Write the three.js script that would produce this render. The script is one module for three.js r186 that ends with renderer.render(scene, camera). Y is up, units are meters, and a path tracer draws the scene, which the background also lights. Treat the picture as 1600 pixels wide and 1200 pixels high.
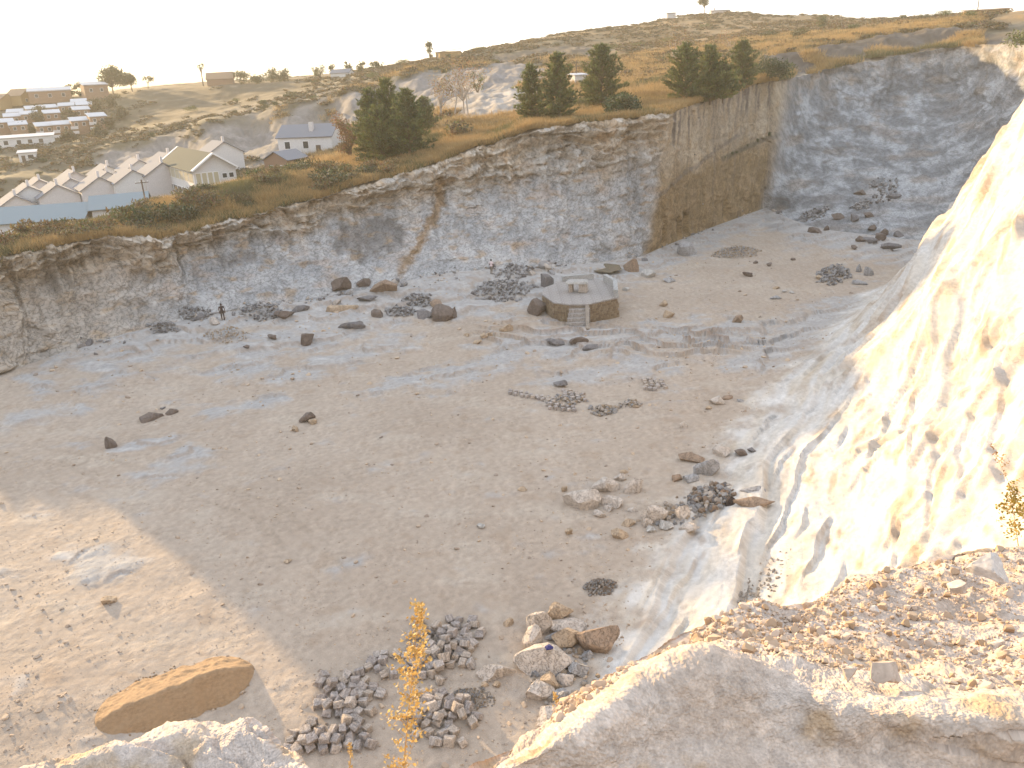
import * as THREE from 'three';
import { mergeGeometries, mergeVertices, toCreasedNormals } from 'three/addons/utils/BufferGeometryUtils.js';

// ---------------------------------------------------------------- camera, sky, sun, exposure
const scene = new THREE.Scene();
const H = 23;                                             // eye above the quarry floor, metres
const FOC = 1293, PITCH = 20.5 * Math.PI / 180, ROLL = 3 * Math.PI / 180;
const camera = new THREE.PerspectiveCamera(2 * Math.atan(600 / FOC) * 180 / Math.PI, 4 / 3, 0.05, 6000);
camera.position.set(0, H, 0);
camera.lookAt(0, H - Math.sin(PITCH), -Math.cos(PITCH));
camera.rotateZ(-ROLL);
camera.updateMatrixWorld(true);

const SUN_AZ = -42 * Math.PI / 180, SUN_EL = 9.4 * Math.PI / 180;
const sunDir = new THREE.Vector3(Math.sin(SUN_AZ) * Math.cos(SUN_EL), Math.sin(SUN_EL), -Math.cos(SUN_AZ) * Math.cos(SUN_EL));
const sun = new THREE.DirectionalLight(new THREE.Color().setRGB(1.0, 0.70, 0.36), 4.8);
sun.position.copy(sunDir).multiplyScalar(400); sun.castShadow = true; sun.shadow.radius = 1.6;
sun.shadow.mapSize.set(4096, 4096);
Object.assign(sun.shadow.camera, { left: -160, right: 160, top: 120, bottom: -120, near: 1, far: 900 });
scene.add(sun, sun.target);

{ // clear late-afternoon sky: pale blue above, bleached towards the horizon, warm round the sun
  const w = 512, h = 256, a = new Float32Array(w * h * 4), v = new THREE.Vector3();
  for (let j = 0; j < h; j++) for (let i = 0; i < w; i++) {
    const phi = ((i + 0.5) / w - 0.5) * 2 * Math.PI, th = ((j + 0.5) / h - 0.5) * Math.PI;
    v.set(Math.cos(phi) * Math.cos(th), Math.sin(th), Math.sin(phi) * Math.cos(th));
    const e = Math.max(0, v.y), hz = Math.exp(-e * 5.5), c = Math.max(-1, Math.min(1, v.dot(sunDir)));
    const g = Math.exp((c - 1) * 9), g2 = Math.exp((c - 1) * 2.2);
    const k = (j * w + i) * 4;
    a[k] = 0.475 + 0.34 * hz + 0.85 * g * hz + 0.20 * g2;
    a[k + 1] = 0.55 + 0.24 * hz + 0.55 * g * hz + 0.13 * g2;
    a[k + 2] = 0.665 + 0.06 * hz + 0.12 * g * hz + 0.05 * g2;
    a[k + 3] = 1;
  }
  const sky = new THREE.DataTexture(a, w, h, THREE.RGBAFormat, THREE.FloatType);
  sky.mapping = THREE.EquirectangularReflectionMapping; sky.magFilter = THREE.LinearFilter; sky.needsUpdate = true;
  scene.background = sky; scene.environment = sky;
}
const renderer = new THREE.WebGLRenderer({ antialias: true });
renderer.toneMapping = THREE.LinearToneMapping;
renderer.toneMappingExposure = 2.55;
renderer.shadowMap.enabled = true;
scene.fog = new THREE.FogExp2(new THREE.Color().setRGB(0.95, 0.86, 0.66), 0.0005);

// ---------------------------------------------------------------- helpers
let seed = 12345;
const rnd = () => { seed = (seed * 1664525 + 1013904223) >>> 0; return seed / 4294967296; };
const rr = (a, b) => a + (b - a) * rnd();
const clamp = (x, a = 0, b = 1) => Math.max(a, Math.min(b, x));
const ss = (a, b, x) => { x = clamp((x - a) / (b - a)); return x * x * (3 - 2 * x); };
const mix = (a, b, t) => a + (b - a) * t;
const mix3 = (a, b, t) => [a[0] + (b[0] - a[0]) * t, a[1] + (b[1] - a[1]) * t, a[2] + (b[2] - a[2]) * t];
const smax = (a, b, k) => { const h = clamp(0.5 + 0.5 * (a - b) / k); return mix(b, a, h) + k * h * (1 - h); };
const perm = new Uint8Array(512);
{ const p = [...Array(256).keys()]; for (let i = 255; i > 0; i--) { const j = Math.floor(rnd() * (i + 1)); [p[i], p[j]] = [p[j], p[i]]; } for (let i = 0; i < 512; i++) perm[i] = p[i & 255]; }
const grad = (h, x, y, z) => { h &= 15; const u = h < 8 ? x : y, v = h < 4 ? y : h === 12 || h === 14 ? x : z; return ((h & 1) ? -u : u) + ((h & 2) ? -v : v); };
function noise(x, y = 0, z = 0) {
  const X = Math.floor(x), Y = Math.floor(y), Z = Math.floor(z); x -= X; y -= Y; z -= Z;
  const u = x * x * x * (x * (x * 6 - 15) + 10), v = y * y * y * (y * (y * 6 - 15) + 10), w = z * z * z * (z * (z * 6 - 15) + 10);
  const A = perm[X & 255] + Y & 255, B = perm[X + 1 & 255] + Y & 255, zz = Z & 255;
  const aa = perm[A] + zz, ab = perm[A + 1 & 255] + zz, ba = perm[B] + zz, bb = perm[B + 1 & 255] + zz;
  const l = (t, a, b) => a + t * (b - a);
  return l(w, l(v, l(u, grad(perm[aa], x, y, z), grad(perm[ba], x - 1, y, z)), l(u, grad(perm[ab], x, y - 1, z), grad(perm[bb], x - 1, y - 1, z))),
    l(v, l(u, grad(perm[aa + 1], x, y, z - 1), grad(perm[ba + 1], x - 1, y, z - 1)), l(u, grad(perm[ab + 1], x, y - 1, z - 1), grad(perm[bb + 1], x - 1, y - 1, z - 1))));
}
function fbm(x, y, z, o = 4) { let s = 0, a = 0.5, t = 0; for (let i = 0; i < o; i++) { s += a * noise(x, y, z); t += a; a *= 0.5; x = x * 2.03 + 7.1; y = y * 2.03 + 3.7; z = z * 2.03 + 1.3; } return s / t; }
const h3 = (x, y, z) => perm[perm[perm[x & 255] + (y & 255) & 255] + (z & 255) & 255];
const CELL = [0, 0, 0];                                  // last cell(): hash, F2 - F1, second hash
function cell(x, y, z) {
  const X = Math.floor(x), Y = Math.floor(y), Z = Math.floor(z); let f1 = 9, f2 = 9, id = 0;
  for (let i = -1; i < 2; i++) for (let j = -1; j < 2; j++) for (let k = -1; k < 2; k++) {
    const h = h3(X + i, Y + j, Z + k), q = perm[h + 17 & 255], r = perm[h + 91 & 255];
    const dx = X + i + h / 256 - x, dy = Y + j + q / 256 - y, dz = Z + k + r / 256 - z, d = dx * dx + dy * dy + dz * dz;
    if (d < f1) { f2 = f1; f1 = d; id = h; } else if (d < f2) f2 = d;
  }
  CELL[0] = id / 255; CELL[1] = Math.sqrt(f2) - Math.sqrt(f1); CELL[2] = perm[id + 53 & 255] / 255; return CELL;
}
// a pixel of the 1600 x 1200 photograph and a depth give a point; x right, d = distance ahead (-z), y up
const _v = new THREE.Vector3();
function ray(px, py) { _v.set((px - 800) / FOC, (600 - py) / FOC, -1).applyQuaternion(camera.quaternion); return { x: _v.x, y: _v.y, d: -_v.z }; }
const P = (px, py, d) => { const r = ray(px, py), t = d / r.d; return { x: r.x * t, y: H + r.y * t, d }; };
const Gd = (px, py, y = 0) => { const r = ray(px, py), t = (y - H) / r.y; return { x: r.x * t, y, d: r.d * t }; };

// names, labels
const taken = {};
function numbered(n) { const k = taken[n] = (taken[n] ?? -1) + 1; return k ? n + '_' + String(k).padStart(3, '0') : n; }
function tag(o, label, category, group, kind) { o.userData = { ...(label && { label }), ...(category && { category }), ...(group && { group }), ...(kind && { kind }) }; return o; }
function shade(o) { o.traverse((m) => { if (m.isMesh) { m.castShadow = true; m.receiveShadow = true; } }); return o; }
function mesh(name, geo, mat, parent) { const m = new THREE.Mesh(geo, mat); m.name = parent ? name : numbered(name); m.castShadow = m.receiveShadow = true; (parent || scene).add(m); return m; }
function thing(name, x, y, d, turn = 0) { const o = new THREE.Group(); o.name = numbered(name); o.position.set(x, y, -d); o.rotation.y = turn; scene.add(o); return o; }
function struct(name, geo, mat) { const m = mesh(name, geo, mat); m.userData = { kind: 'structure' }; return m; }

// ---------------------------------------------------------------- textures (grain only) and materials
function texture(n, fn, srgb) {                          // fn(u, v) -> 0..1, tileable by construction
  const a = new Uint8Array(n * n * 4);
  for (let j = 0; j < n; j++) for (let i = 0; i < n; i++) { const v = clamp(fn(i / n, j / n)) * 255, k = (j * n + i) * 4; a[k] = a[k + 1] = a[k + 2] = v; a[k + 3] = 255; }
  const t = new THREE.DataTexture(a, n, n); t.wrapS = t.wrapT = THREE.RepeatWrapping; t.magFilter = THREE.LinearFilter; t.minFilter = THREE.LinearMipmapLinearFilter; t.generateMipmaps = true;
  if (srgb) t.colorSpace = THREE.SRGBColorSpace; t.needsUpdate = true; return t;
}
const TAU = Math.PI * 2;
function torus(u, v, f, o) {                              // tileable noise: blend of shifted copies
  let s = 0; const w = (x) => ss(0, 1, x);
  const n = (a, b) => fbm(a * f, b * f, 3.3 + f, o);
  const wu = w(u), wv = w(v);
  s = mix(mix(n(u, v), n(u - 1, v), wu), mix(n(u, v - 1), n(u - 1, v - 1), wu), wv);
  return s;
}
const grainBump = texture(1024, (u, v) => 0.5 + 0.55 * torus(u, v, 14, 5) + 0.22 * torus(u, v, 90, 2));
const grainMap = texture(1024, (u, v) => 0.88 + 0.16 * torus(u, v, 9, 5) + 0.17 * torus(u, v, 120, 2), true);
const rockBump = texture(1024, (u, v) => { const a = torus(u, v, 7, 5), r = Math.abs(torus(u + 0.37, v, 11, 4)); return 0.5 + 0.5 * a - 0.45 * Math.exp(-r * 30) + 0.2 * torus(u, v, 70, 2); });
const rockMap = texture(1024, (u, v) => { const r = Math.abs(torus(u + 0.37, v, 11, 4)); return 0.9 + 0.2 * torus(u, v, 6, 6) + 0.13 * torus(u, v, 100, 2) - 0.26 * Math.exp(-r * 34); }, true);
const mats = {};
function std(name, rgb, rough = 0.95, extra = {}) { const m = new THREE.MeshStandardMaterial({ roughness: rough, side: THREE.DoubleSide, ...extra }); m.color.setRGB(...rgb); m.name = name; mats[name] = m; return m; }
const terrainMat = std('rock and sand', [1, 1, 1], 1, { vertexColors: true, map: grainMap, bumpMap: grainBump, bumpScale: 0.05 });
const cliffMat = std('cliff rock', [1, 1, 1], 1, { vertexColors: true, map: rockMap, bumpMap: rockBump, bumpScale: 0.09 });
const hillMat = std('hill ground', [1, 1, 1], 1, { vertexColors: true, map: grainMap });
const ledgeMat = std('ledge rock', [1, 1, 1], 1, { vertexColors: true, map: grainMap, bumpMap: grainBump, bumpScale: 0.022 });
const stoneMat = (n, rgb) => std(n, rgb, 0.95, { map: rockMap, bumpMap: rockBump, bumpScale: 0.05 });
const M = {
  dark: stoneMat('dark brown stone', [0.20, 0.155, 0.13]), dark2: stoneMat('slate dark stone', [0.22, 0.205, 0.205]), grey: stoneMat('grey stone', [0.42, 0.405, 0.40]),
  pale: stoneMat('pale stone', [0.62, 0.535, 0.46]), tan: stoneMat('tan stone', [0.52, 0.39, 0.27]), white: stoneMat('whitish stone', [0.55, 0.52, 0.48]), char: stoneMat('charred stone', [0.05, 0.035, 0.035]),
  brown: stoneMat('brown stone', [0.36, 0.255, 0.18]), sand: std('heaped sand', [0.39, 0.26, 0.15], 1, { map: grainMap, bumpMap: grainBump, bumpScale: 0.04 }),
};
// ---------------------------------------------------------------- the shape of the land
// far wall of the pit: foot and rim, as photographed pixel + depth, left to right; the az stations lie outside the frame
const lerpTab = (tab, a, k) => { if (a <= tab[0][0]) return tab[0][k]; for (let i = 1; i < tab.length; i++) if (a <= tab[i][0]) { const t = (a - tab[i - 1][0]) / (tab[i][0] - tab[i - 1][0]); return mix(tab[i - 1][k], tab[i][k], t); } return tab[tab.length - 1][k]; };
const pol = (p) => [Math.atan2(p.x, p.d), Math.hypot(p.x, p.d), p.y];
const D2R = Math.PI / 180;
const footTab = [[-180 * D2R, 9, 19], [-150 * D2R, 10, 18], [-120 * D2R, 22, 10], [-90 * D2R, 48, 2], [-60 * D2R, 78, 0.2], [-48 * D2R, 86, 0.4], [-37 * D2R, 84, 0.6], [-34.2 * D2R, 80, 1.2],
  ...[[0, 585, 1.2], [100, 550, 1.6], [200, 520, 2], [300, 498, 2], [400, 480, 2.2], [500, 468, 2.2], [600, 446, 2.3], [690, 428, 2.4], [760, 420, 2.3], [850, 418, 2], [930, 411, 1.2], [1002, 401, 0.6], [1070, 372, 0.4], [1140, 345, 0.4], [1196, 325, 0.4], [1225, 338, 0.4], [1260, 352, 0.4], [1300, 360, 0.5], [1400, 372, 0.6], [1480, 380, 1]].map((a) => pol(Gd(...a))),
  [36 * D2R, 120, 10], [40 * D2R, 92, 21], [60 * D2R, 50, 22], [90 * D2R, 30, 22], [130 * D2R, 18, 21.4], [180 * D2R, 9, 19]];
const rimTab = [[-180 * D2R, 9.3, 19.3], [-150 * D2R, 11, 19.3], [-120 * D2R, 26, 18], [-90 * D2R, 55, 9], [-60 * D2R, 82, 1], [-49 * D2R, 90, 2], [-46 * D2R, 90, 5.0], [-38.5 * D2R, 88, 4.8], [-33.9 * D2R, 83, 5.4], [-32.9 * D2R, 80, 10.6],
  ...[[0, 400, 74], [60, 392, 76], [130, 378, 78], [190, 368, 80.5], [250, 372, 83], [300, 360, 87], [400, 335, 92.5], [500, 310, 97], [600, 281, 101.5], [680, 256, 105], [750, 230, 107], [850, 201, 107], [930, 190, 107], [1000, 183, 107], [1040, 177, 107.5], [1100, 160, 121], [1170, 134, 137], [1240, 122, 151], [1300, 107, 160], [1400, 88, 168], [1480, 74, 168], [1530, 70, 160]].map((a) => pol(P(...a))),
  [36 * D2R, 125, 23], [40 * D2R, 96, 23], [60 * D2R, 54, 23], [90 * D2R, 33, 22.6], [130 * D2R, 20, 21.8], [180 * D2R, 9.3, 19.3]];

// the long right-hand wall: foot line (x, d) of the slope and its cross-section
const footLine = [[-24, -30], [-8, 6], [0.5, 24.1], [5.7, 34.1], [11.6, 46.2], [19.4, 58.6], [31.5, 73.5], [37.5, 82], [44, 86.5], [75, 97], [120, 104]];
const GRAD = [0, 0];
function sideOf(x, d) {                                  // [distance to the right of the foot line, distance along it]
  let best = 1e9, s = 0, q = 0, acc = 0;
  for (let i = 1; i < footLine.length; i++) {
    const [ax, ad] = footLine[i - 1], [bx, bd] = footLine[i], ex = bx - ax, ed = bd - ad, L = Math.hypot(ex, ed);
    const t = clamp(((x - ax) * ex + (d - ad) * ed) / (L * L)), cx = ax + ex * t, cd = ad + ed * t, r = Math.hypot(x - cx, d - cd);
    if (r < best) { best = r; const cr = ed * (x - cx) - ex * (d - cd); s = cr >= 0 ? r : -r; q = acc + L * t; const g = 1 / (s || 1e-6); GRAD[0] = (x - cx) * g; GRAD[1] = (d - cd) * g; }
    acc += L;
  }
  return [s, q];
}
const saw = (x) => { x -= Math.floor(x); return x < 0.86 ? x / 0.86 : (1 - x) / 0.14; };
const wallK = (d) => mix(1.12, 2.1, ss(30, 74, d)), wallU = (q, s, d) => s - mix(9.6, 2.2, ss(40, 74, d)) - 1.4 * noise(q / 13, 2.2);
const wallSlope = (q, s, d) => { const u = wallU(q, s, d); return 0.15 + wallK(d) * 0.5 * (1 + u / Math.sqrt(u * u + 6)); };
function wallY(x, d, s, q) {
  if (s < -3) return -5;
  const u = wallU(q, s, d), soft = 0.5 * (u + Math.sqrt(u * u + 6));
  let y = mix(0.15, 0.2, ss(40, 70, d)) * s + wallK(d) * soft - 0.35;
  const on = ss(0, 3, s);
  y += on * (0.8 * fbm(x / 9, d / 9, 5.5, 2) + 0.10 * fbm(q / 2.6, s / 2, 9.1, 2));
  const cap = 23.2 + 0.8 * fbm(x / 9, d / 9, 1, 3);
  return y > cap - 3 ? -smax(-y, -cap, 2) : y;
}
// relief of that wall, measured along its normal: exfoliation sheets whose edges run along it, and broken ends that face back down it
const step = (x) => { x -= Math.floor(x); return x < 0.94 ? x / 0.94 : (1 - x) / 0.06; };
const REL = { h: 0, cut: 0 };
function wallRelief(q, s, x, y, d) {
  const l = s * 1.7, w = fbm(q / 10, l / 8, 4.4, 3), w2 = fbm(q / 2.6, l / 2.2, 9.1, 3), w3 = fbm(q / 0.8, l / 0.7, 2.1, 3);
  const m1 = ss(-0.2, 0.15, fbm(q / 14, l / 9, 31.2, 2)), m2 = ss(-0.08, 0.12, fbm(q / 9, l / 4, 71.2, 2)), m3 = ss(0.02, 0.14, fbm(q / 6, l / 2.6, 51.2, 2)), st = ss(1, 5, s) * (0.25 + 0.75 * ss(0.3, 0.9, wallSlope(q, s, d))), far = 1 - 0.6 * ss(76, 84, d);
  const A = (l * 0.8 + 2.2 * w + 0.3 * w2 + q * 0.05) / 5.2, Bq = (-q + 3.4 * w + 1.2 * w2 + l * 0.5) / 8.5, Cq = (-q + 2 * w + 1.2 * w2 + l * 0.8) / 3.4, Dd = (l + 1.2 * w + 0.5 * w2 - q * 0.10) / 1.9;
  let h = 0.46 * m1 * (step(A) - 0.5) + 0.24 * m2 * (step(Dd) - 0.5) + st * far * (0.42 * m2 * (step(Bq) - 0.5) + 0.2 * m3 * (step(Cq) - 0.5));
  cell(q / 3.4 + 1.2 * w, l / 1.2 + 0.6 * w2, 3); h += st * m3 * 0.16 * (CELL[0] - 0.5); 
  h += 0.3 * w + 0.09 * w2 + 0.05 * w3;
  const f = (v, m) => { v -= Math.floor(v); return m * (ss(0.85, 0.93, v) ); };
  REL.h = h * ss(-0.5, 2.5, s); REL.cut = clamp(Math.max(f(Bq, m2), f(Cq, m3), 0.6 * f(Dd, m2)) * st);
  return REL.h;
}
// wheel tracks across the sand
const tracks = [[[330, 1060], [250, 960], [190, 880], [110, 830], [0, 800]], [[230, 1010], [180, 920], [205, 840], [170, 780], [100, 740]], [[60, 1000], [90, 900], [150, 800], [260, 740], [420, 700], [640, 660]], [[520, 900], [420, 800], [300, 760], [120, 720], [0, 700]], [[700, 760], [800, 680], [960, 560], [1060, 480], [1180, 420]], [[560, 740], [740, 690], [900, 600], [1010, 520]]].map((t) => t.map(([a, b]) => Gd(a, b)));
function trackAt(x, d) {
  let best = 9; for (const t of tracks) for (let i = 1; i < t.length; i++) { const a = t[i - 1], b = t[i]; if ((x < Math.min(a.x, b.x) - 2 || x > Math.max(a.x, b.x) + 2) || (d < Math.min(a.d, b.d) - 2 || d > Math.max(a.d, b.d) + 2)) continue; const ex = b.x - a.x, ed = b.d - a.d, tt = clamp(((x - a.x) * ex + (d - a.d) * ed) / (ex * ex + ed * ed)); const r = Math.hypot(x - a.x - ex * tt, d - a.d - ed * tt); best = Math.min(best, Math.abs(r - 0.85)); }
  return ss(0.24, 0.1, best);
}
// bare rock showing through the sand, as patches between two pixels on the floor with a width in metres
const patches = [[380, 580, 450, 545, 3.5], [470, 590, 610, 540, 3], [350, 640, 420, 625, 2.2], [620, 600, 800, 560, 2.6], [690, 600, 900, 520, 3], [240, 740, 300, 715, 2.2], [40, 660, 110, 645, 2.4], [640, 500, 850, 470, 7], [860, 540, 1150, 520, 7], [870, 590, 1010, 570, 3], [380, 470, 700, 440, 6], [140, 860, 180, 880, 2], [1180, 560, 1330, 480, 4.5], [0, 590, 120, 570, 3], [200, 700, 260, 690, 1.4], [480, 560, 560, 520, 3], [720, 420, 900, 430, 8]].map(([a, b, c, e, w]) => [Gd(a, b), Gd(c, e), w]);
function bareAt(x, d) { let m = 0; for (const [a, b, w] of patches) { const ex = b.x - a.x, ed = b.d - a.d, t = clamp(((x - a.x) * ex + (d - a.d) * ed) / (ex * ex + ed * ed)); const r = Math.hypot(x - a.x - ex * t, d - a.d - ed * t) / w; if (r < 2) m = Math.max(m, 1 - r * 0.75); } return m; }
const slabA = Gd(820, 525), slabB = Gd(1090, 535);        // stepped outcrop in front of the terrace
const INFO = { bare: 0, wall: 0, s: 0, q: 0 };
function pitY(x, d) {
  const a = Math.atan2(x, d), r = Math.hypot(x, d), rb = lerpTab(footTab, a, 1), yb = lerpTab(footTab, a, 2);
  const n = fbm(x / 2.2, d / 2.2, 0.5, 3), n2 = fbm(x / 11, d / 11, 8.8, 3);
  let y = 0.40 * n2 + 0.075 * n + 0.03 * fbm(x / 0.5, d / 0.5, 2.2, 2);
  let bare = bareAt(x, d) + 0.85 * n + 0.5 * fbm(x / 0.8, d / 1.6, 6.2, 3);
  const inM = ss(-0.66, -0.45, a + 0.15 * n);
  const up = r / rb; y += yb * Math.pow(clamp((up - 0.74) / 0.26), 1.7);
  bare = Math.max(bare, (ss(0.8, 1, up) * 1.1 + 0.9 * n) * inM);
  const bm = ss(0.2, 0.85, bare + 0.5 * fbm(x / 2.6, d / 0.9, 17.2, 3));
  // low broken ledges in bare rock
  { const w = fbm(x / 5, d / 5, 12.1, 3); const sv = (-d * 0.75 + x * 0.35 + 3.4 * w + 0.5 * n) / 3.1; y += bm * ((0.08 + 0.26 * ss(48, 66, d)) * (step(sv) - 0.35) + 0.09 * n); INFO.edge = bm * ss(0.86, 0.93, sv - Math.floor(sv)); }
  INFO.slab = 0; { const ex = slabB.x - slabA.x, ed = slabB.d - slabA.d, t = clamp(((x - slabA.x) * ex + (d - slabA.d) * ed) / (ex * ex + ed * ed)); const q = Math.hypot((x - slabA.x - ex * t) / 7, (d - slabA.d - ed * t) / 6); const m = ss(1, 0.35, q); const w = fbm(x / 6, d / 6, 3.1, 3); if (m > 0) { const u = (d + 0.35 * x + 6 * w + 0.25 * n) / 2.9, fr = u - Math.floor(u); y += m * 0.46 * (1 - fr); bare = Math.max(bare, m * 1.1); INFO.slab = m * ss(0.14, 0.03, fr); } else INFO.slab = 0; }
  INFO.track = trackAt(x + 0.5 * n, d + 0.5 * n2) * ss(-0.25, 0.15, n2 + n * 0.5); y -= 0.035 * INFO.track;
  const [s, q] = sideOf(x, d); INFO.s = s; INFO.q = q;
  const wy = wallY(x, d, s, q);
  const before = y; y = smax(y, wy, 0.5);
  INFO.wall = ss(-1.8, 2.2, s + 3.4 * n + 4 * n2 - 0.4 + 1.2 * fbm(x / 0.7, d / 0.7, 41, 2)); INFO.bare = bm; INFO.up = up; INFO.n = n; INFO.n2 = n2;
  // the knob of rock on which the photographer stands
  const kn = 20.4 - 4.2 * Math.max(0, Math.hypot(x - 0.4, d + 0.6) - 1.5) + 0.5 * n; if (kn > y) { y = smax(y, kn, 0.6); INFO.wall = 1; }
  return y;
}
let cliffCols = null;                                    // set once the far walls are built: the profile [distance, height] at an azimuth
function groundY(x, d) { const a = Math.atan2(x, d), r = Math.hypot(x, d); if (cliffCols && Math.abs(a) < 0.66 && r > lerpTab(footTab, a, 1) - 0.3) { const c = cliffCols(a); for (let j = 1; j < c.length; j++) if (c[j][0] >= r) return c[j][1]; } return pitY(x, d); }
function hit(px, py) {                                   // where a photographed pixel meets the pit floor or its right wall
  const r = ray(px, py); let t = 6, p = 6;
  for (; t < 190; t *= 1.006) { if (H + r.y * t < pitY(r.x * t, r.d * t)) break; p = t; }
  const A = Math.atan2(r.x, r.d), hr = Math.hypot(r.x, r.d);
  if (cliffCols && Math.abs(A) < 0.66 && t * hr > lerpTab(footTab, A, 1)) { const c = cliffCols(A); for (let j = 1; j < c.length; j++) { const T = c[j][0] / hr; if (H + r.y * T < c[j][1]) return { x: r.x * T, y: c[j][1], d: r.d * T, t: T }; } }
  for (let i = 0; i < 14; i++) { const m = (p + t) / 2; if (H + r.y * m < pitY(r.x * m, r.d * m)) t = m; else p = m; }
  return { x: r.x * t, y: H + r.y * t, d: r.d * t, t };
}

// land beyond the rim: control points (pixel, depth, ground type), interpolated in azimuth and log distance
const TYPES = { g: [0.29, 0.185, 0.08], s: [0.105, 0.085, 0.042], r: [0.24, 0.22, 0.21], b: [0.10, 0.076, 0.042], w: [0.40, 0.36, 0.32], v: [0.11, 0.092, 0.055], k: [0.11, 0.092, 0.078] };
const ctl = [];
const C = (px, py, d, t) => { const p = P(px, py, d); ctl.push([Math.atan2(p.x, p.d), Math.log(Math.hypot(p.x, p.d)), p.y, TYPES[t], t]); };
const CY = (px, d, y, t) => { const p = P(px, 250, d); ctl.push([Math.atan2(p.x, p.d), Math.log(Math.hypot(p.x, p.d)), y, TYPES[t], t]); };
for (const [a, r, y] of rimTab) ctl.push([a, Math.log(r), y, a < -0.05 ? TYPES.s : a < 0.3 ? TYPES.g : TYPES.k, a < -0.05 ? 's' : 'g']);
for (const a of [[20, 382, 80, 's'], [100, 364, 84, 's'], [180, 346, 90, 's'], [260, 318, 95, 's'], [340, 296, 98, 'g'], [430, 278, 104, 'g'], [520, 270, 108, 'g'], [600, 258, 109, 'g'], [660, 240, 112, 'g'],
  [470, 240, 162, 's'], [560, 226, 158, 's'], [640, 200, 150, 's'], [20, 275, 215, 'v'], [100, 268, 215, 'v'], [180, 258, 220, 'r'], [280, 243, 224, 'r'], [400, 230, 222, 'r'], [500, 205, 220, 'r'], [600, 168, 212, 'r'], [700, 148, 200, 'r'],
  [340, 205, 230, 'r'], [450, 182, 229, 'r'], [560, 152, 227, 'r'], [650, 125, 224, 'r'], [230, 238, 228, 'r'],
  [100, 235, 245, 's'], [200, 220, 245, 's'], [330, 184, 236, 's'], [450, 160, 235, 's'], [560, 134, 234, 's'], [640, 108, 236, 's'], [720, 95, 250, 's'],
  [0, 230, 270, 'v'], [90, 222, 290, 'v'], [180, 205, 290, 's'], [250, 180, 300, 'b'], [350, 160, 310, 'b'], [450, 142, 310, 'b'], [0, 190, 340, 'v'], [80, 180, 340, 'v'], [160, 168, 340, 's'],
  [0, 165, 390, 'v'], [90, 152, 390, 'v'], [160, 146, 380, 's'], [240, 138, 370, 'b'], [350, 132, 360, 'b'], [450, 127, 350, 'b'], [530, 122, 320, 's'], [600, 108, 300, 's'], [690, 92, 290, 's'], [760, 80, 300, 's'], [850, 64, 320, 's'], [930, 48, 350, 'g'], [1000, 40, 370, 'g'], [1060, 28, 380, 'g'], [1130, 22, 380, 'g'], [1250, 26, 370, 'g'], [1330, 33, 340, 'g'], [1400, 32, 300, 'g'], [1480, 28, 250, 'g'], [1560, 22, 215, 'g'], [1620, 18, 200, 'g'],
  [690, 205, 138, 'g'], [730, 190, 132, 'g'], [750, 180, 140, 'w'], [775, 160, 155, 'w'], [800, 142, 168, 'w'], [770, 120, 200, 'r'], [760, 105, 225, 'r'], [850, 88, 250, 's'], [800, 97, 255, 'k'], [880, 80, 262, 'k'], [940, 95, 230, 'g'], [870, 130, 175, 'g'], [900, 152, 148, 'g'], [960, 150, 135, 'g'], [1020, 130, 150, 'g'], [840, 188, 113, 'g'], [980, 178, 114, 'g'], [1030, 160, 122, 'g'], [1000, 70, 290, 'g'], [1100, 60, 280, 'g'], [1200, 60, 230, 's'], [1280, 55, 220, 's'], [1100, 110, 165, 'g'], [1160, 100, 160, 'g'],
  [1240, 113, 160, 'k'], [1320, 97, 169, 'k'], [1400, 80, 174, 'k'], [1450, 67, 175, 'k'], [1210, 88, 163, 'k'], [1260, 80, 168, 'k'], [1320, 70, 174, 'k'], [1400, 53, 179, 'k'], [1460, 46, 180, 'k'], [1230, 76, 180, 'g'], [1300, 66, 188, 'g'], [1380, 50, 194, 'g'], [1470, 40, 194, 'g'], [1540, 40, 186, 'v'], [1580, 50, 168, 'v']]) C(...a);
for (const a of [[-150, 75, 2, 'v'], [-150, 120, 1, 'v'], [-120, 200, 0, 'v'], [-60, 100, 2, 'v'], [0, 118, 1.5, 'v'], [0, 140, 0, 'v'], [130, 120, 3, 's'], [120, 145, 0.2, 'v'], [230, 122, 6, 's'], [230, 150, 1.5, 'v'], [300, 120, 9, 's'], [300, 142, 3, 'v'], [370, 122, 10, 's'], [360, 150, 5, 's'], [430, 132, 9, 's'], [0, 190, 1, 'v'], [150, 190, 2, 'v'], [260, 185, 4, 'v'], [340, 180, 6, 'v'], [420, 180, 8, 'r']]) CY(...a);
for (let a = -180; a < 180; a += 15) { const A = a * D2R, q = Math.abs(a); ctl.push([A, Math.log(650), q < 50 ? 6 : 20, TYPES.b, 'b'], [A, Math.log(1600), -20, TYPES.b, 'b'], [A, Math.log(5000), -60, TYPES.b, 'b']); if (q > 50) ctl.push([A, Math.log(200), a < 0 && a > -110 ? 5 : 24, TYPES.v, 'v']); if (q > 100 || a > 50) ctl.push([A, Math.log(60), 22, TYPES.v, 'v']); }
const LAND = { y: 0, c: [0, 0, 0], rock: 0, grass: 0, field: 0 };
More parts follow.
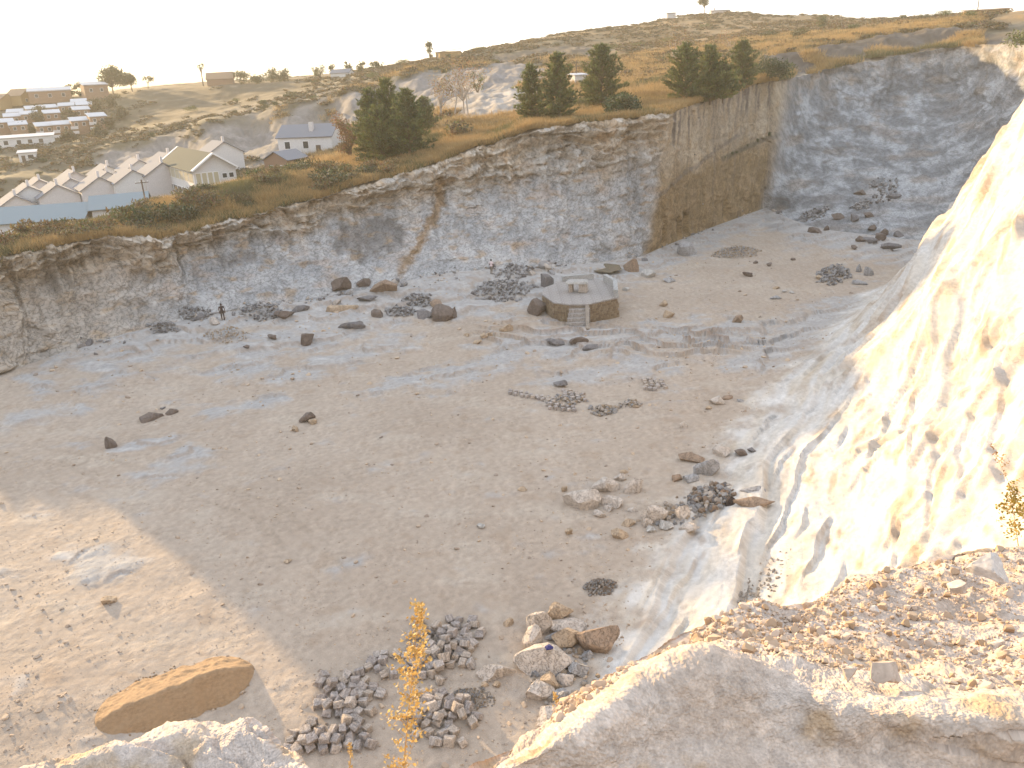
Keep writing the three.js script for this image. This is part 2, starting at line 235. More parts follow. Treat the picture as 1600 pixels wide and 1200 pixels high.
function land(x, d) {                                    // moving least squares
  const a = Math.atan2(x, d), l = Math.log(Math.hypot(x, d)); let sw = 0, su = 0, sv = 0, suu = 0, suv = 0, svv = 0, sy = 0, suy = 0, svy = 0, c0 = 0, c1 = 0, c2 = 0, cw = 0, gr = 0, rk = 0, fd = 0;
  const jx = 0.05 * noise(x / 7, d / 7, 3), jl = 0.05 * noise(x / 6, d / 6, 9);
  for (const k of ctl) {
    let u = (k[0] - a); if (u > Math.PI) u -= TAU; else if (u < -Math.PI) u += TAU;
    u *= 1.6; const v = k[1] - l, r2 = u * u + v * v; if (r2 > 0.9 && sw > 5) continue;
    const w = 1 / ((r2 + 0.0006) * (r2 + 0.0006));
    sw += w; su += w * u; sv += w * v; suu += w * u * u; suv += w * u * v; svv += w * v * v; sy += w * k[2]; suy += w * u * k[2]; svy += w * v * k[2];
    const q2 = (u + jx) * (u + jx) + (v + jl) * (v + jl) + 0.0004, wc = 1 / (q2 * q2);
    cw += wc; c0 += wc * k[3][0]; c1 += wc * k[3][1]; c2 += wc * k[3][2]; if (k[4] === 'g' || k[4] === 's') gr += wc; if (k[4] === 'b') fd += wc; if (k[4] === 'r' || k[4] === 'w' || k[4] === 'k') rk += wc;
  }
  const reg = 0.02 * sw * 0.05; suu += reg; svv += reg;
  const A = sw, det = A * (suu * svv - suv * suv) - su * (su * svv - suv * sv) + sv * (su * suv - suu * sv);
  let y = Math.abs(det) < 1e-12 ? sy / sw : (sy * (suu * svv - suv * suv) - su * (suy * svv - suv * svy) + sv * (suy * suv - suu * svy)) / det;
  const avg = sy / sw; y = clamp(y, avg - 9, avg + 9);
  const r = Math.hypot(x, d), fr = ss(60, 130, r);
  LAND.rock = rk / cw; LAND.grass = gr / cw; LAND.field = fd / cw;
  y += (0.25 + 0.5 * fr) * fbm(x / 14, d / 14, 4.1, 4) + (0.3 + LAND.rock * 1.1) * fbm(x / 4, d / 4, 7.7, 3) - LAND.rock * fr * 0.9 * Math.abs(noise(x / 3, d / 3, 5)) + LAND.rock * fr * 0.9 * (saw((y + 2 * fbm(x / 20, d / 20, 2, 2)) / 4) - 0.5);
  LAND.y = y; LAND.c = [c0 / cw, c1 / cw, c2 / cw]; return y;
}
// ---------------------------------------------------------------- terrain meshes: floor and right wall, far walls, land beyond
const az = [];
{ for (let a = -180; a < -41; a += 2.2) az.push(a); const n = 820; for (let i = 0; i <= n; i++) az.push(-41 + 77 * i / n); for (let a = 37; a <= 181; a += 2.2) az.push(Math.min(180, a)); if (az[az.length - 1] < 180) az.push(180); }
const NA = az.length, AZ = az.map((a) => a * D2R);
function gridGeo(rows, cols, pos, col, uv) {
  const g = new THREE.BufferGeometry(), idx = new Uint32Array((rows - 1) * (cols - 1) * 6); let k = 0;
  for (let j = 0; j < rows - 1; j++) for (let i = 0; i < cols - 1; i++) { const a = j * cols + i, b = a + 1, c = a + cols, e = c + 1; idx[k++] = a; idx[k++] = b; idx[k++] = c; idx[k++] = b; idx[k++] = e; idx[k++] = c; }
  g.setAttribute('position', new THREE.BufferAttribute(pos, 3)); if (col) g.setAttribute('color', new THREE.BufferAttribute(col, 3)); g.setAttribute('uv', new THREE.BufferAttribute(uv, 2));
  g.setIndex(new THREE.BufferAttribute(idx, 1)); g.computeVertexNormals(); return g;
}
const SAND = [0.465, 0.378, 0.30], SAND2 = [0.425, 0.34, 0.266], ROCK = [0.45, 0.435, 0.42], ROCKB = [0.385, 0.385, 0.385], PALE = [0.60, 0.545, 0.475], PINK = [0.46, 0.36, 0.29], TAN = [0.45, 0.33, 0.20], RUST = [0.36, 0.215, 0.095], DARK = [0.17, 0.155, 0.145];

// far walls first, so that the floor and the land can be joined to their edges
const CR = 150, cliffPos = new Float32Array(CR * NA * 3), cliffCol = new Float32Array(CR * NA * 3), cliffUv = new Float32Array(CR * NA * 2);
const azCorner0 = Math.atan2(P(1002, 400, 104).x, 104), azCorner1 = Math.atan2(P(1040, 177, 107.5).x, 107.5), azRear0 = Math.atan2(Gd(1196, 325, 0.4).x, Gd(1196, 325, 0.4).d), azRear1 = Math.atan2(P(1240, 122, 151).x, 151);
const dyke = [P(685, 285, 102), P(683, 330, 101), P(660, 370, 100), P(638, 400, 98.5)];
const stain = P(585, 372, 97), stain2 = P(345, 420, 84), stain3 = P(170, 470, 72);
const rift = [P(1026, 296, 109), P(1090, 250, 119), P(1160, 208, 133)], ledgeVeg = [];
{
  let arc = 0, px0 = 0, pd0 = 0;
  for (let i = 0; i < NA; i++) {
    const a = AZ[i], rb = lerpTab(footTab, a, 1), yb = lerpTab(footTab, a, 2), jag = Math.abs(a) < 0.64 ? 1 : 0, rt = lerpTab(rimTab, a, 1) + jag * (1.3 * noise(a * 70, 3) + 0.5 * noise(a * 260, 5)), yt = lerpTab(rimTab, a, 2) + jag * (0.55 * noise(a * 55, 9) + 0.35 * noise(a * 230, 4));
    const e = 0.006, m = (q) => (lerpTab(footTab, q, 1) + lerpTab(rimTab, q, 1)) / 2, x1 = Math.sin(a + e) * m(a + e), d1 = Math.cos(a + e) * m(a + e), x0 = Math.sin(a - e) * m(a - e), d0 = Math.cos(a - e) * m(a - e);
    let nx = (d1 - d0), nd = -(x1 - x0); const L = Math.hypot(nx, nd) || 1; nx /= L; nd /= L; if (nx * Math.sin(a) + nd * Math.cos(a) > 0) { nx = -nx; nd = -nd; }
    const cx = Math.sin(a) * m(a), cd = Math.cos(a) * m(a); if (i) arc += Math.min(3, Math.hypot(cx - px0, cd - pd0)); px0 = cx; pd0 = cd;
    const y0 = Math.abs(a) < 0.72 ? yb : yb;
    for (let j = 0; j < CR; j++) {
      const t = j / (CR - 1);
      const or = ss(mix(azCorner0, azCorner1, t) - 0.004, mix(azCorner0, azCorner1, t) + 0.012, a) * (1 - ss(mix(azRear0, azRear1, t) - 0.012, mix(azRear0, azRear1, t) + 0.012, a));
      const re = ss(mix(azRear0, azRear1, t) - 0.012, mix(azRear0, azRear1, t) + 0.012, a), le = 1 - or - re;
      const batter = 1 - Math.pow(1 - t, 2.5);
      const pr = le * batter + or * t + re * (1 - Math.pow(1 - t, 1.75));
      const yy = le * Math.pow(t, 1.12) + or * t + re * Math.pow(t, 1.3);
      let r = mix(rb, rt, pr), y = mix(y0, yt, yy), x = Math.sin(a) * r, d = Math.cos(a) * r;
      // relief
      const ed = ss(0, 0.05, t) * ss(1, 0.97, t), w = fbm(x / 5, y / 5, d / 5, 3), w2 = fbm(x / 1.3, y / 1.3, d / 1.3, 3), w3 = fbm(x / 0.4, y / 0.4, d / 0.4, 2);
      let dl = 0, crack = 0, hsh = 0.5;
      if (le > 0.01) {
        const hi = ss(0.5, 0.8, t + 0.3 * w), ps = y - arc * 0.03 + 2.2 * w, w4 = fbm(x / 2.4, y / 2.4, d / 2.4 + 8, 3);
        cell(x / 7 + w * 1.1, y / 2.6 + w * 0.8, d / 7); const c1 = CELL[0], e1 = CELL[1], jm = ss(-0.1, 0.25, fbm(x / 8, y / 8, d / 8 + 40, 2)); cell(x / 2.1 + w4 * 0.7, y / 0.9 + w4 * 0.5, d / 2.1); const c2 = CELL[0];
        crack = ss(0.035, 0, e1) * jm * 0.8; hsh = c1 * 0.5 + c2 * 0.5;
        dl += le * (1.9 * w + 0.55 * w4 + (c1 - 0.5) * (0.25 + 1.3 * hi) * (0.4 + 0.6 * jm) + (c2 - 0.5) * (0.08 + 0.6 * hi) + hi * 0.75 * (saw((ps + 0.6 * w4) / 1.5) - 0.4) - 0.18 * crack + 0.26 * w2 + 0.13 * w3);
      }
      if (or > 0.01) { const flute = fbm(arc / 0.9, y / 14, 3.3, 3); cell(arc / 5 + w * 0.4, y / 4.5 + w * 0.5, 6); dl += or * (0.45 * (CELL[0] - 0.5) * ss(-0.1, 0.2, w) + 0.5 * fbm(x / 7, y / 7, d / 7, 2) + 0.07 * flute + 0.28 * w2 + 0.07 * w3 - 2.6 * ss(0.2, 0.14, t + 0.1 * w2) * ss(0.16, 0.26, fbm(arc / 2.2, 1, 1, 2))); }
      if (re > 0.01) {
        const q = fbm(x / 15, y / 9, d / 15, 3), qq = fbm(x / 5, y / 3.5, d / 5 + 3, 3), sc = saw((y * 0.75 - arc * 0.22 + 5 * q + 1.6 * qq) / 4.2), sc2 = saw((y * 0.8 - arc * 0.45 + 3 * w + 1.5 * qq) / 2.3);
        crack = Math.max(crack, re * (ss(0.88, 0.97, sc) * ss(-0.05, 0.2, qq) + 0.7 * ss(0.9, 0.98, sc2) * ss(0.05, 0.25, w))); hsh = mix(hsh, sc, re);
        dl += re * (2.4 * q + 0.9 * (sc - 0.5) * ss(-0.3, 0.2, qq) + 0.4 * (sc2 - 0.5) * ss(-0.05, 0.25, w) + 0.35 * qq + 0.2 * w2 + 0.1 * w3);
      }
      dl *= ed; x += nx * dl; d += nd * dl; y += ed * le * 0.12 * w2;
      const k = (j * NA + i) * 3; cliffPos[k] = x; cliffPos[k + 1] = y; cliffPos[k + 2] = -d; cliffUv[k / 3 * 2] = arc / 5; cliffUv[k / 3 * 2 + 1] = (y + pr * Math.abs(rt - rb) * 0.6) / 5;
      // colour of the stone
      let c = mix3(mix3(ROCKB, ROCK, ss(-0.3, 0.3, w)), PINK, ss(0.1, 0.4, fbm(x / 3.5, y / 1.6, d / 3.5, 3)) * 0.55);
      if (le > 0.01) {
        const hi = ss(0.5, 0.8, t + 0.3 * w); c = mix3(c, mix3(mix3(TAN, PALE, clamp(hsh * 1.2 - 0.1)), RUST, ss(0.05, 0.35, w2 + 0.3 * w) * 0.6), hi * 0.8);
        const wetness = (p, rx, ry) => { const q = Math.hypot((x - p.x) / rx, (y - p.y) / ry) + 0.55 * w2 + 0.4 * w; return ss(1.05, 0.5, q); };
        c = mix3(c, DARK, 0.75 * wetness(stain, 5.5, 1.9) + 0.5 * wetness(stain2, 2.2, 0.7) + 0.45 * wetness(stain3, 0.9, 0.9));
        let dk = 9; for (let z = 1; z < dyke.length; z++) { const A = dyke[z - 1], B = dyke[z], tt = clamp(((x - A.x) * (B.x - A.x) + (y - A.y) * (B.y - A.y)) / ((B.x - A.x) ** 2 + (B.y - A.y) ** 2)); dk = Math.min(dk, Math.hypot(x - mix(A.x, B.x, tt), y - mix(A.y, B.y, tt))); }
        c = mix3(c, [0.27, 0.155, 0.06], 0.8 * ss(0.85, 0.25, dk + 0.7 * w2 + 0.5 * w + 0.3 * w3));
        c = mix3(c, [0.38, 0.25, 0.13], 0.6 * ss(0.10, 0.4, fbm(arc / 2, y / 0.6, 5, 3)));
        if (a < -0.35) c = mix3(c, [0.44, 0.35, 0.25], 0.5 * ss(-0.35, -0.48, a));
      }
      if (or > 0.01) {
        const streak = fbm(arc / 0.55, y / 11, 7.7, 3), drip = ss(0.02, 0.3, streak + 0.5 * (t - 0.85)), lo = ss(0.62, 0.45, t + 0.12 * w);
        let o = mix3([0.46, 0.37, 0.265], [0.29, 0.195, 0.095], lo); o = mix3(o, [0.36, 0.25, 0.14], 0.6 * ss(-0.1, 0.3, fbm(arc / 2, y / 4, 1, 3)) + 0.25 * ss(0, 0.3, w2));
        o = mix3(o, [0.13, 0.10, 0.09], 0.85 * drip * ss(0.55, 0.9, t)); o = mix3(o, [0.27, 0.205, 0.15], 0.45 * ss(0.15, 0.3, fbm(arc / 1.1, y / 30, 22, 3)));
        o = mix3(o, [0.55, 0.52, 0.49], 0.9 * ss(0.024, 0.012, Math.abs(a - azCorner1 + 0.012)) * ss(0.8, 0.9, t + 0.1 * w2) * 0);
        const A = rift[0], B = rift[2], rl = Math.abs(y - mix(A.y, B.y, clamp((d - A.d) / (B.d - A.d), -0.3, 1.2)) + 0.5 * w); o = mix3(o, [0.17, 0.14, 0.12], 0.6 * ss(0.5, 0.15, rl) * ss(0, 0.2, 0.25 + w2) * ss(136, 131, d)); { const l2 = P(1131, 246, 127), l3 = P(1225, 204, 146), ry = mix(l2.y, l3.y, clamp((d - l2.d) / (l3.d - l2.d), 0, 1)) - y; if (d > 126) o = mix3(o, [0.12, 0.10, 0.07], 0.7 * ss(-0.5, -0.1, ry + 0.5 * w2) * ss(0.7, 0.2, ry)); }
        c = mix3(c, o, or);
      }
      if (re > 0.01) {
        let o = mix3([0.24, 0.25, 0.262], [0.42, 0.432, 0.445], ss(-0.25, 0.3, w + 0.5 * w2)); o = mix3(o, [0.36, 0.29, 0.23], 0.5 * ss(0.05, 0.4, fbm(x / 6, y / 2.5, d / 6, 3)) + 0.35 * ss(0.9, 0.98, t + 0.25 * w2 + 0.1 * w));
        o = mix3(o, [0.16, 0.145, 0.135], 0.6 * crack); o = mix3(o, [0.24, 0.225, 0.22], 0.6 * ss(0.12, 0.4, fbm(x / 7, y / 3, d / 7 + 9, 3)));
        c = mix3(c, o, re);
      }
      const f = (1 + 0.26 * w2 + 0.15 * w3 + 0.3 * w) * (1 - 0.22 * le * ss(0.05, 0.005, Math.abs(fbm(arc / 3.5, y / 2.2, 77, 3))) * ss(-0.1, 0.2, w)); cliffCol[k] = c[0] * f; cliffCol[k + 1] = c[1] * f; cliffCol[k + 2] = c[2] * f;
    }
  }
}
cliffCols = (a) => { let lo = 0, hi = NA - 1; while (hi - lo > 1) { const m = (lo + hi) >> 1; if (AZ[m] < a) lo = m; else hi = m; } const o = []; for (let j = 0; j < CR; j++) { const k = (j * NA + lo) * 3; o.push([Math.hypot(cliffPos[k], cliffPos[k + 2]), cliffPos[k + 1]]); } return o; };
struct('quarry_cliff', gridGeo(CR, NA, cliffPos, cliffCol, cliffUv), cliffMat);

// floor of the pit together with the long slope on the right
{
  const R0 = 100, R1 = 470, R = R0 + R1, pos = new Float32Array(R * NA * 3), col = new Float32Array(R * NA * 3), uv = new Float32Array(R * NA * 2);
  for (let i = 0; i < NA; i++) {
    const a = AZ[i], sa = Math.sin(a), ca = Math.cos(a), bx = cliffPos[i * 3], by = cliffPos[i * 3 + 1], bd = -cliffPos[i * 3 + 2], re = Math.hypot(bx, bd), rn = Math.min(13, re * 0.6);
    for (let j = 0; j < R; j++) {
      const r = j < R0 ? 0.6 + (rn - 0.6) * j / R0 : rn * Math.pow(re / rn, (j - R0) / (R1 - 1));
      let x = sa * r, d = ca * r, y;
      y = pitY(x, d);
      const f = ss(0.985, 1, r / re); y = mix(y, by, f); if (j === R - 1) { x = bx; d = bd; y = by; }
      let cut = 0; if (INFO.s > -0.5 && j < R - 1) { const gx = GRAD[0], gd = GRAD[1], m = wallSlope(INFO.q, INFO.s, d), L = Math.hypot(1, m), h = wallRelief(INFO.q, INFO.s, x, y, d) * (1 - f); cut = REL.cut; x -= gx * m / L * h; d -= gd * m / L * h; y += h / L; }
      const k = (j * NA + i) * 3; pos[k] = x; pos[k + 1] = y; pos[k + 2] = -d; uv[k / 3 * 2] = (INFO.wall > 0.5 ? INFO.q : d) / 3.4; uv[k / 3 * 2 + 1] = ((INFO.wall > 0.5 ? INFO.s : x) + y) / 3.4;
      uv[k / 3 * 2] = d / 3.4; uv[k / 3 * 2 + 1] = (x + y) / 3.4;
      const { wall, bare, n, n2, s, q, up } = INFO, w = fbm(x / 0.35, d / 0.35, 5, 2), lng = fbm(q / 6, s / 1.1, 8, 3), dust = fbm(x / 5, d / 2.5, 61, 3);
      let c = mix3(SAND, SAND2, ss(-0.2, 0.3, n2 + 0.5 * n)); c = mix3(c, [0.50, 0.42, 0.34], 0.7 * ss(0.05, 0.4, dust)); c = mix3(c, [0.35, 0.25, 0.17], 0.35 * ss(0.15, 0.42, fbm(x / 1.4, d / 1.4, 33, 3)));
      c = mix3(c, mix3(mix3(ROCK, ROCKB, ss(-0.2, 0.3, n)), [0.52, 0.51, 0.50], ss(0.1, 0.4, fbm(x / 3, d / 1.2, 15, 3))), bare * 0.8);
      const wc = mix3(mix3([0.68, 0.655, 0.62], [0.66, 0.60, 0.52], ss(-0.2, 0.3, lng)), TAN, 0.5 * ss(0.12, 0.4, fbm(q / 5, s / 2, 55, 3)));
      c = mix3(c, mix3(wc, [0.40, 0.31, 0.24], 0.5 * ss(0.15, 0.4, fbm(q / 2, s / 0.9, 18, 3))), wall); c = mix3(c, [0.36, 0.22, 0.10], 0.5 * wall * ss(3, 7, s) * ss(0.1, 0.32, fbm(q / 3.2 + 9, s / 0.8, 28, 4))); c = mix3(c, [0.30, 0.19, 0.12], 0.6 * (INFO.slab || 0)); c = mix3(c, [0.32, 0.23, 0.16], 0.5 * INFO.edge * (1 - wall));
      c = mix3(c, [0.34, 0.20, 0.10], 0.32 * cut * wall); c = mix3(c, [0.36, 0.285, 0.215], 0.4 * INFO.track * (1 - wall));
      const fk = 1 + 0.12 * w + 0.13 * n; col[k] = c[0] * fk; col[k + 1] = c[1] * fk; col[k + 2] = c[2] * fk;
    }
  }
  struct('quarry_floor', gridGeo(R, NA, pos, col, uv), terrainMat);
}

// land beyond the rim, out to the horizon
{
  const R = 260, pos = new Float32Array(R * NA * 3), col = new Float32Array(R * NA * 3), uv = new Float32Array(R * NA * 2);
  for (let i = 0; i < NA; i++) {
    const a = AZ[i], k0 = ((CR - 1) * NA + i) * 3, bx = cliffPos[k0], by = cliffPos[k0 + 1], bd = -cliffPos[k0 + 2], re = Math.hypot(bx, bd), aa = Math.atan2(bx, bd);
    for (let j = 0; j < R; j++) {
      const q = j / (R - 1), l = q < 0.85 ? Math.log(re) + (Math.log(450) - Math.log(re)) * q / 0.85 : Math.log(450) + (Math.log(5000) - Math.log(450)) * (q - 0.85) / 0.15, r = Math.exp(l);
      const an = mix(aa, a, ss(0, 0.05, q)); let x = Math.sin(an) * r, d = Math.cos(an) * r, y = land(x, d); y = mix(by, y, ss(0, 2.5, r - re)); if (!j) { x = bx; y = by; d = bd; }
      const k = (j * NA + i) * 3; pos[k] = x; pos[k + 1] = y; pos[k + 2] = -d; uv[k / 3 * 2] = x / 6; uv[k / 3 * 2 + 1] = d / 6;
      const n = fbm(x / 5, d / 5, 2, 4), n3 = fbm(x / 1.2, d / 1.2, 12, 2), sc = ss(0.08, 0.3, fbm(x / 9, d / 9, 44, 3)) * LAND.grass;
      let c = mix3(LAND.c, TYPES.s, sc * 0.75); c = mix3(c, [0.33, 0.27, 0.20], ss(0.1, 0.4, n) * 0.35 * (1 - LAND.rock)); if (r - re < 3) c = mix3([0.40, 0.33, 0.25], c, ss(0.3, 2.2, r - re + n * 2));
      const f = 1 + (0.25 + 0.35 * LAND.rock) * n + (0.18 + 0.3 * LAND.rock) * n3; col[k] = c[0] * f; col[k + 1] = c[1] * f; col[k + 2] = c[2] * f;
    }
  }
  struct('hillside', gridGeo(R, NA, pos, col, uv), hillMat);
}
// ---------------------------------------------------------------- the ledge in the foreground and the rock at lower left
const drop = (px, py, h) => { const p = Gd(px, py, H - h); return [p.x, p.y, p.d]; };
function catmull(p0, p1, p2, p3, t) { const r = []; for (let k = 0; k < 3; k++) { const a = p0[k], b = p1[k], c = p2[k], e = p3[k]; r.push(0.5 * (2 * b + (c - a) * t + (2 * a - 5 * b + 4 * c - e) * t * t + (3 * b - a - 3 * c + e) * t * t * t)); } return r; }
function loft(net, nu, nv, relief, paint) {              // net[row][col] of points
  const rows = net.length, cols = net[0].length, at = (j, i) => net[clamp(j, 0, rows - 1)][clamp(i, 0, cols - 1)];
  const pos = new Float32Array(nu * nv * 3), col = new Float32Array(nu * nv * 3), uv = new Float32Array(nu * nv * 2);
  for (let v = 0; v < nv; v++) for (let u = 0; u < nu; u++) {
    const fu = u / (nu - 1) * (cols - 1), fv = v / (nv - 1) * (rows - 1), i = Math.min(cols - 2, Math.floor(fu)), j = Math.min(rows - 2, Math.floor(fv)), tu = fu - i, tv = fv - j;
    const c = [-1, 0, 1, 2].map((o) => catmull(at(j + o, i - 1), at(j + o, i), at(j + o, i + 1), at(j + o, i + 2), tu));
    const p = catmull(c[0], c[1], c[2], c[3], tv), k = v * nu + u;
    pos.set([p[0], p[1], -p[2]], k * 3); uv.set([p[0] / 0.8, (p[2] + p[1] * 0.7) / 0.8], k * 2);
  }
  const tmp = gridGeo(nv, nu, pos, null, uv), N = tmp.attributes.normal.array;
  for (let k = 0; k < nu * nv; k++) { const sgn = N[k * 3 + 1] < 0 ? -1 : 1; const x = pos[k * 3], y = pos[k * 3 + 1], z = pos[k * 3 + 2], fv = Math.floor(k / nu) / (nv - 1) * (rows - 1), h = relief(x, y, z, fv); for (let q = 0; q < 3; q++) pos[k * 3 + q] += N[k * 3 + q] * sgn * h; col.set(paint(x, y, z, fv), k * 3); }
  return gridGeo(nv, nu, pos, col, uv);
}
{
  const cols = [[700, 1250, 1.6, 1240, 1.75, 1235, 1.85], [750, 1215, 1.55, 1208, 1.7, 1200, 1.82], [800, 1192, 1.53, 1184, 1.7, 1173, 1.84], [850, 1168, 1.52, 1158, 1.7, 1143, 1.87], [900, 1136, 1.5, 1124, 1.72, 1108, 1.9], [960, 1098, 1.48, 1084, 1.72, 1066, 1.93], [1010, 1062, 1.48, 1048, 1.74, 1030, 1.95], [1060, 1040, 1.46, 1022, 1.78, 1004, 1.98], [1120, 1030, 1.46, 1000, 1.8, 972, 2.0], [1190, 1040, 1.48, 1000, 1.85, 948, 2.05], [1240, 1052, 1.5, 1002, 1.88, 952, 2.1], [1300, 1070, 1.5, 1010, 1.9, 932, 2.15], [1370, 1082, 1.49, 1012, 1.92, 905, 2.18], [1450, 1090, 1.48, 1012, 1.95, 882, 2.2], [1520, 1096, 1.47, 1016, 1.95, 866, 2.2], [1600, 1105, 1.46, 1020, 1.95, 860, 2.2], [1700, 1110, 1.46, 1030, 1.95, 862, 2.2], [1900, 1120, 1.5, 1050, 1.95, 880, 2.3], [2300, 1150, 1.6, 1080, 1.95, 920, 2.4]];
  const net = [0, 1, 2, 3, 4, 5, 6, 7].map((r) => cols.map(([px, a, ah, b, bh, c, ch]) => {
    if (r === 0) { const p = drop(px, 1330, 1.72); return p; } if (r === 1) return drop(px, mix(1330, a, 0.55), mix(1.72, ah, 0.5)); if (r === 2) return drop(px, a, ah);
    if (r === 3) return drop(px, mix(a, b, 0.75), mix(ah, bh, 0.9)); if (r === 4) return drop(px, mix(b, c, 0.5), mix(bh, ch, 0.45)); const e = drop(px, c, ch); if (r === 5) return e;
    const L = Math.hypot(e[0], e[2]), o = r === 6 ? 0.05 : 0.35; return [e[0] + e[0] / L * o, e[1] - (r === 6 ? 0.3 : 2.6), e[2] + e[2] / L * o];
  }));
  const g = loft(net, 540, 300, (x, y, z, v) => {
    const w = fbm(x / 0.35, y / 0.35, z / 0.35, 4), crumb = v > 2.2 ? 1 : 0.45; cell(x / 0.055, y / 0.055, z / 0.055); const c1 = CELL[0], e1 = CELL[1]; cell(x / 0.021, y / 0.021, z / 0.021);
    const big = fbm(x / 0.12, y / 0.12, z / 0.12, 3);
    return 0.085 * w + 0.02 * big + crumb * (0.009 * Math.pow(c1, 6) * ss(0, 0.3, e1) + 0.004 * CELL[0] * ss(0, 0.25, CELL[1])) + 0.003 * noise(x * 130, y * 130, z * 130);
  }, (x, y, z, v) => {
    const w = fbm(x / 0.3, y / 0.3, z / 0.3, 4), f = fbm(x / 0.025, y / 0.025, z / 0.025, 2); let c = mix3([0.57, 0.45, 0.355], [0.62, 0.515, 0.43], ss(-0.2, 0.25, w)); c = mix3(c, [0.46, 0.30, 0.15], ss(0.1, 0.4, fbm(x / 0.17, y / 0.17, z / 0.17 + 4, 3)) * 0.7);
    cell(x / 0.02, y / 0.02, z / 0.02); const k = 1 + 0.22 * f + 0.25 * (CELL[0] - 0.5); return c.map((q) => q * k);
  });
  struct('rock_ledge', g, ledgeMat);
}
{
  const cols = [[-160, 1215], [-60, 1206], [40, 1198], [110, 1186], [190, 1166], [250, 1146], [300, 1134], [345, 1129], [385, 1134], [412, 1152], [432, 1180], [450, 1192], [475, 1202], [520, 1250]];
  const net = [0, 1, 2, 3, 4, 5].map((r) => cols.map(([px, a]) => { if (r === 0) return drop(px, 1400, 1.95); if (r === 1) return drop(px, mix(1400, a, 0.6), 1.93); const e = drop(px, a, 1.9); if (r === 2) return e; const L = Math.hypot(e[0], e[2]), o = [0, 0, 0, 0.12, 0.2, 0.3][r]; return [e[0] + e[0] / L * o, e[1] - [0, 0, 0, 0.14, 0.5, 3][r], e[2] + e[2] / L * o]; }));
  const g = loft(net, 240, 150, (x, y, z) => { const w = fbm(x / 0.3, y / 0.3, z / 0.3, 4); return 0.06 * w + 0.025 * (saw((x * 0.6 - z * 0.7 + y + 0.25 * w) / 0.16) - 0.5) + 0.006 * noise(x * 60, y * 60, z * 60) + 0.004 * noise(x * 150, y * 150, z * 150); },
    (x, y, z) => { const w = fbm(x / 0.2, y / 0.2, z / 0.2, 4), k = 1 + 0.3 * fbm(x / 0.02, y / 0.02, z / 0.02, 2); return mix3([0.60, 0.51, 0.44], [0.50, 0.37, 0.24], ss(0.05, 0.4, w)).map((q) => q * k); });
  struct('foreground_rock', g, ledgeMat);
}
// ---------------------------------------------------------------- stones
function rockGeo(sx, sy, sz, cuts = 12, det = 3, rough = 0.07) {   // an ellipsoid cut by random planes: angular, flat-faced
  const g = new THREE.IcosahedronGeometry(1, det), p = g.attributes.position, v = new THREE.Vector3(), pl = [];
  for (let i = 0; i < cuts; i++) pl.push([new THREE.Vector3(rr(-1, 1), rr(-0.5, 1), rr(-1, 1)).normalize(), rr(0.42, 0.84)]);
  const o = rr(0, 90); let mxx = 0, mxy = 0, mxz = 0;
  for (let i = 0; i < p.count; i++) {
    v.fromBufferAttribute(p, i); v.multiplyScalar((1 + 0.2 * noise(v.x * 1.4 + o, v.y * 1.4, v.z * 1.4)) / Math.pow(v.x ** 4 + v.y ** 4 + v.z ** 4, 0.25));
    for (const [n, k] of pl) { const e = v.dot(n) - k; if (e > 0) v.addScaledVector(n, -e); }
    v.multiplyScalar(1 + rough * noise(v.x * 5 + o, v.y * 5, v.z * 5)); p.setXYZ(i, v.x, v.y, v.z); mxx = Math.max(mxx, Math.abs(v.x)); mxy = Math.max(mxy, Math.abs(v.y)); mxz = Math.max(mxz, Math.abs(v.z));
  }
  g.scale(sx / mxx, sy / mxy, sz / mxz);
  return boxUv(toCreasedNormals(mergeVertices(stripUv(g)), 0.5), 1.6, o);
}
function boxUv(g, m, o) {                                // stone grain laid on each face from its own side
  const p = g.attributes.position, u = new Float32Array(p.count * 2), a = new THREE.Vector3(), b = new THREE.Vector3(), c = new THREE.Vector3(), n = new THREE.Vector3();
  for (let i = 0; i < p.count; i += 3) { a.fromBufferAttribute(p, i); b.fromBufferAttribute(p, i + 1); c.fromBufferAttribute(p, i + 2); n.copy(b).sub(a).cross(c.clone().sub(a)); const x = Math.abs(n.x), y = Math.abs(n.y), z = Math.abs(n.z), k = y >= x && y >= z ? [0, 2] : x >= z ? [2, 1] : [0, 1]; [a, b, c].forEach((v, q) => { const e = v.toArray(); u[(i + q) * 2] = e[k[0]] / m + o; u[(i + q) * 2 + 1] = e[k[1]] / m; }); }
  g.setAttribute('uv', new THREE.BufferAttribute(u, 2)); return g;
}
function stripUv(g) { g.deleteAttribute('uv'); g.deleteAttribute('normal'); return g; }
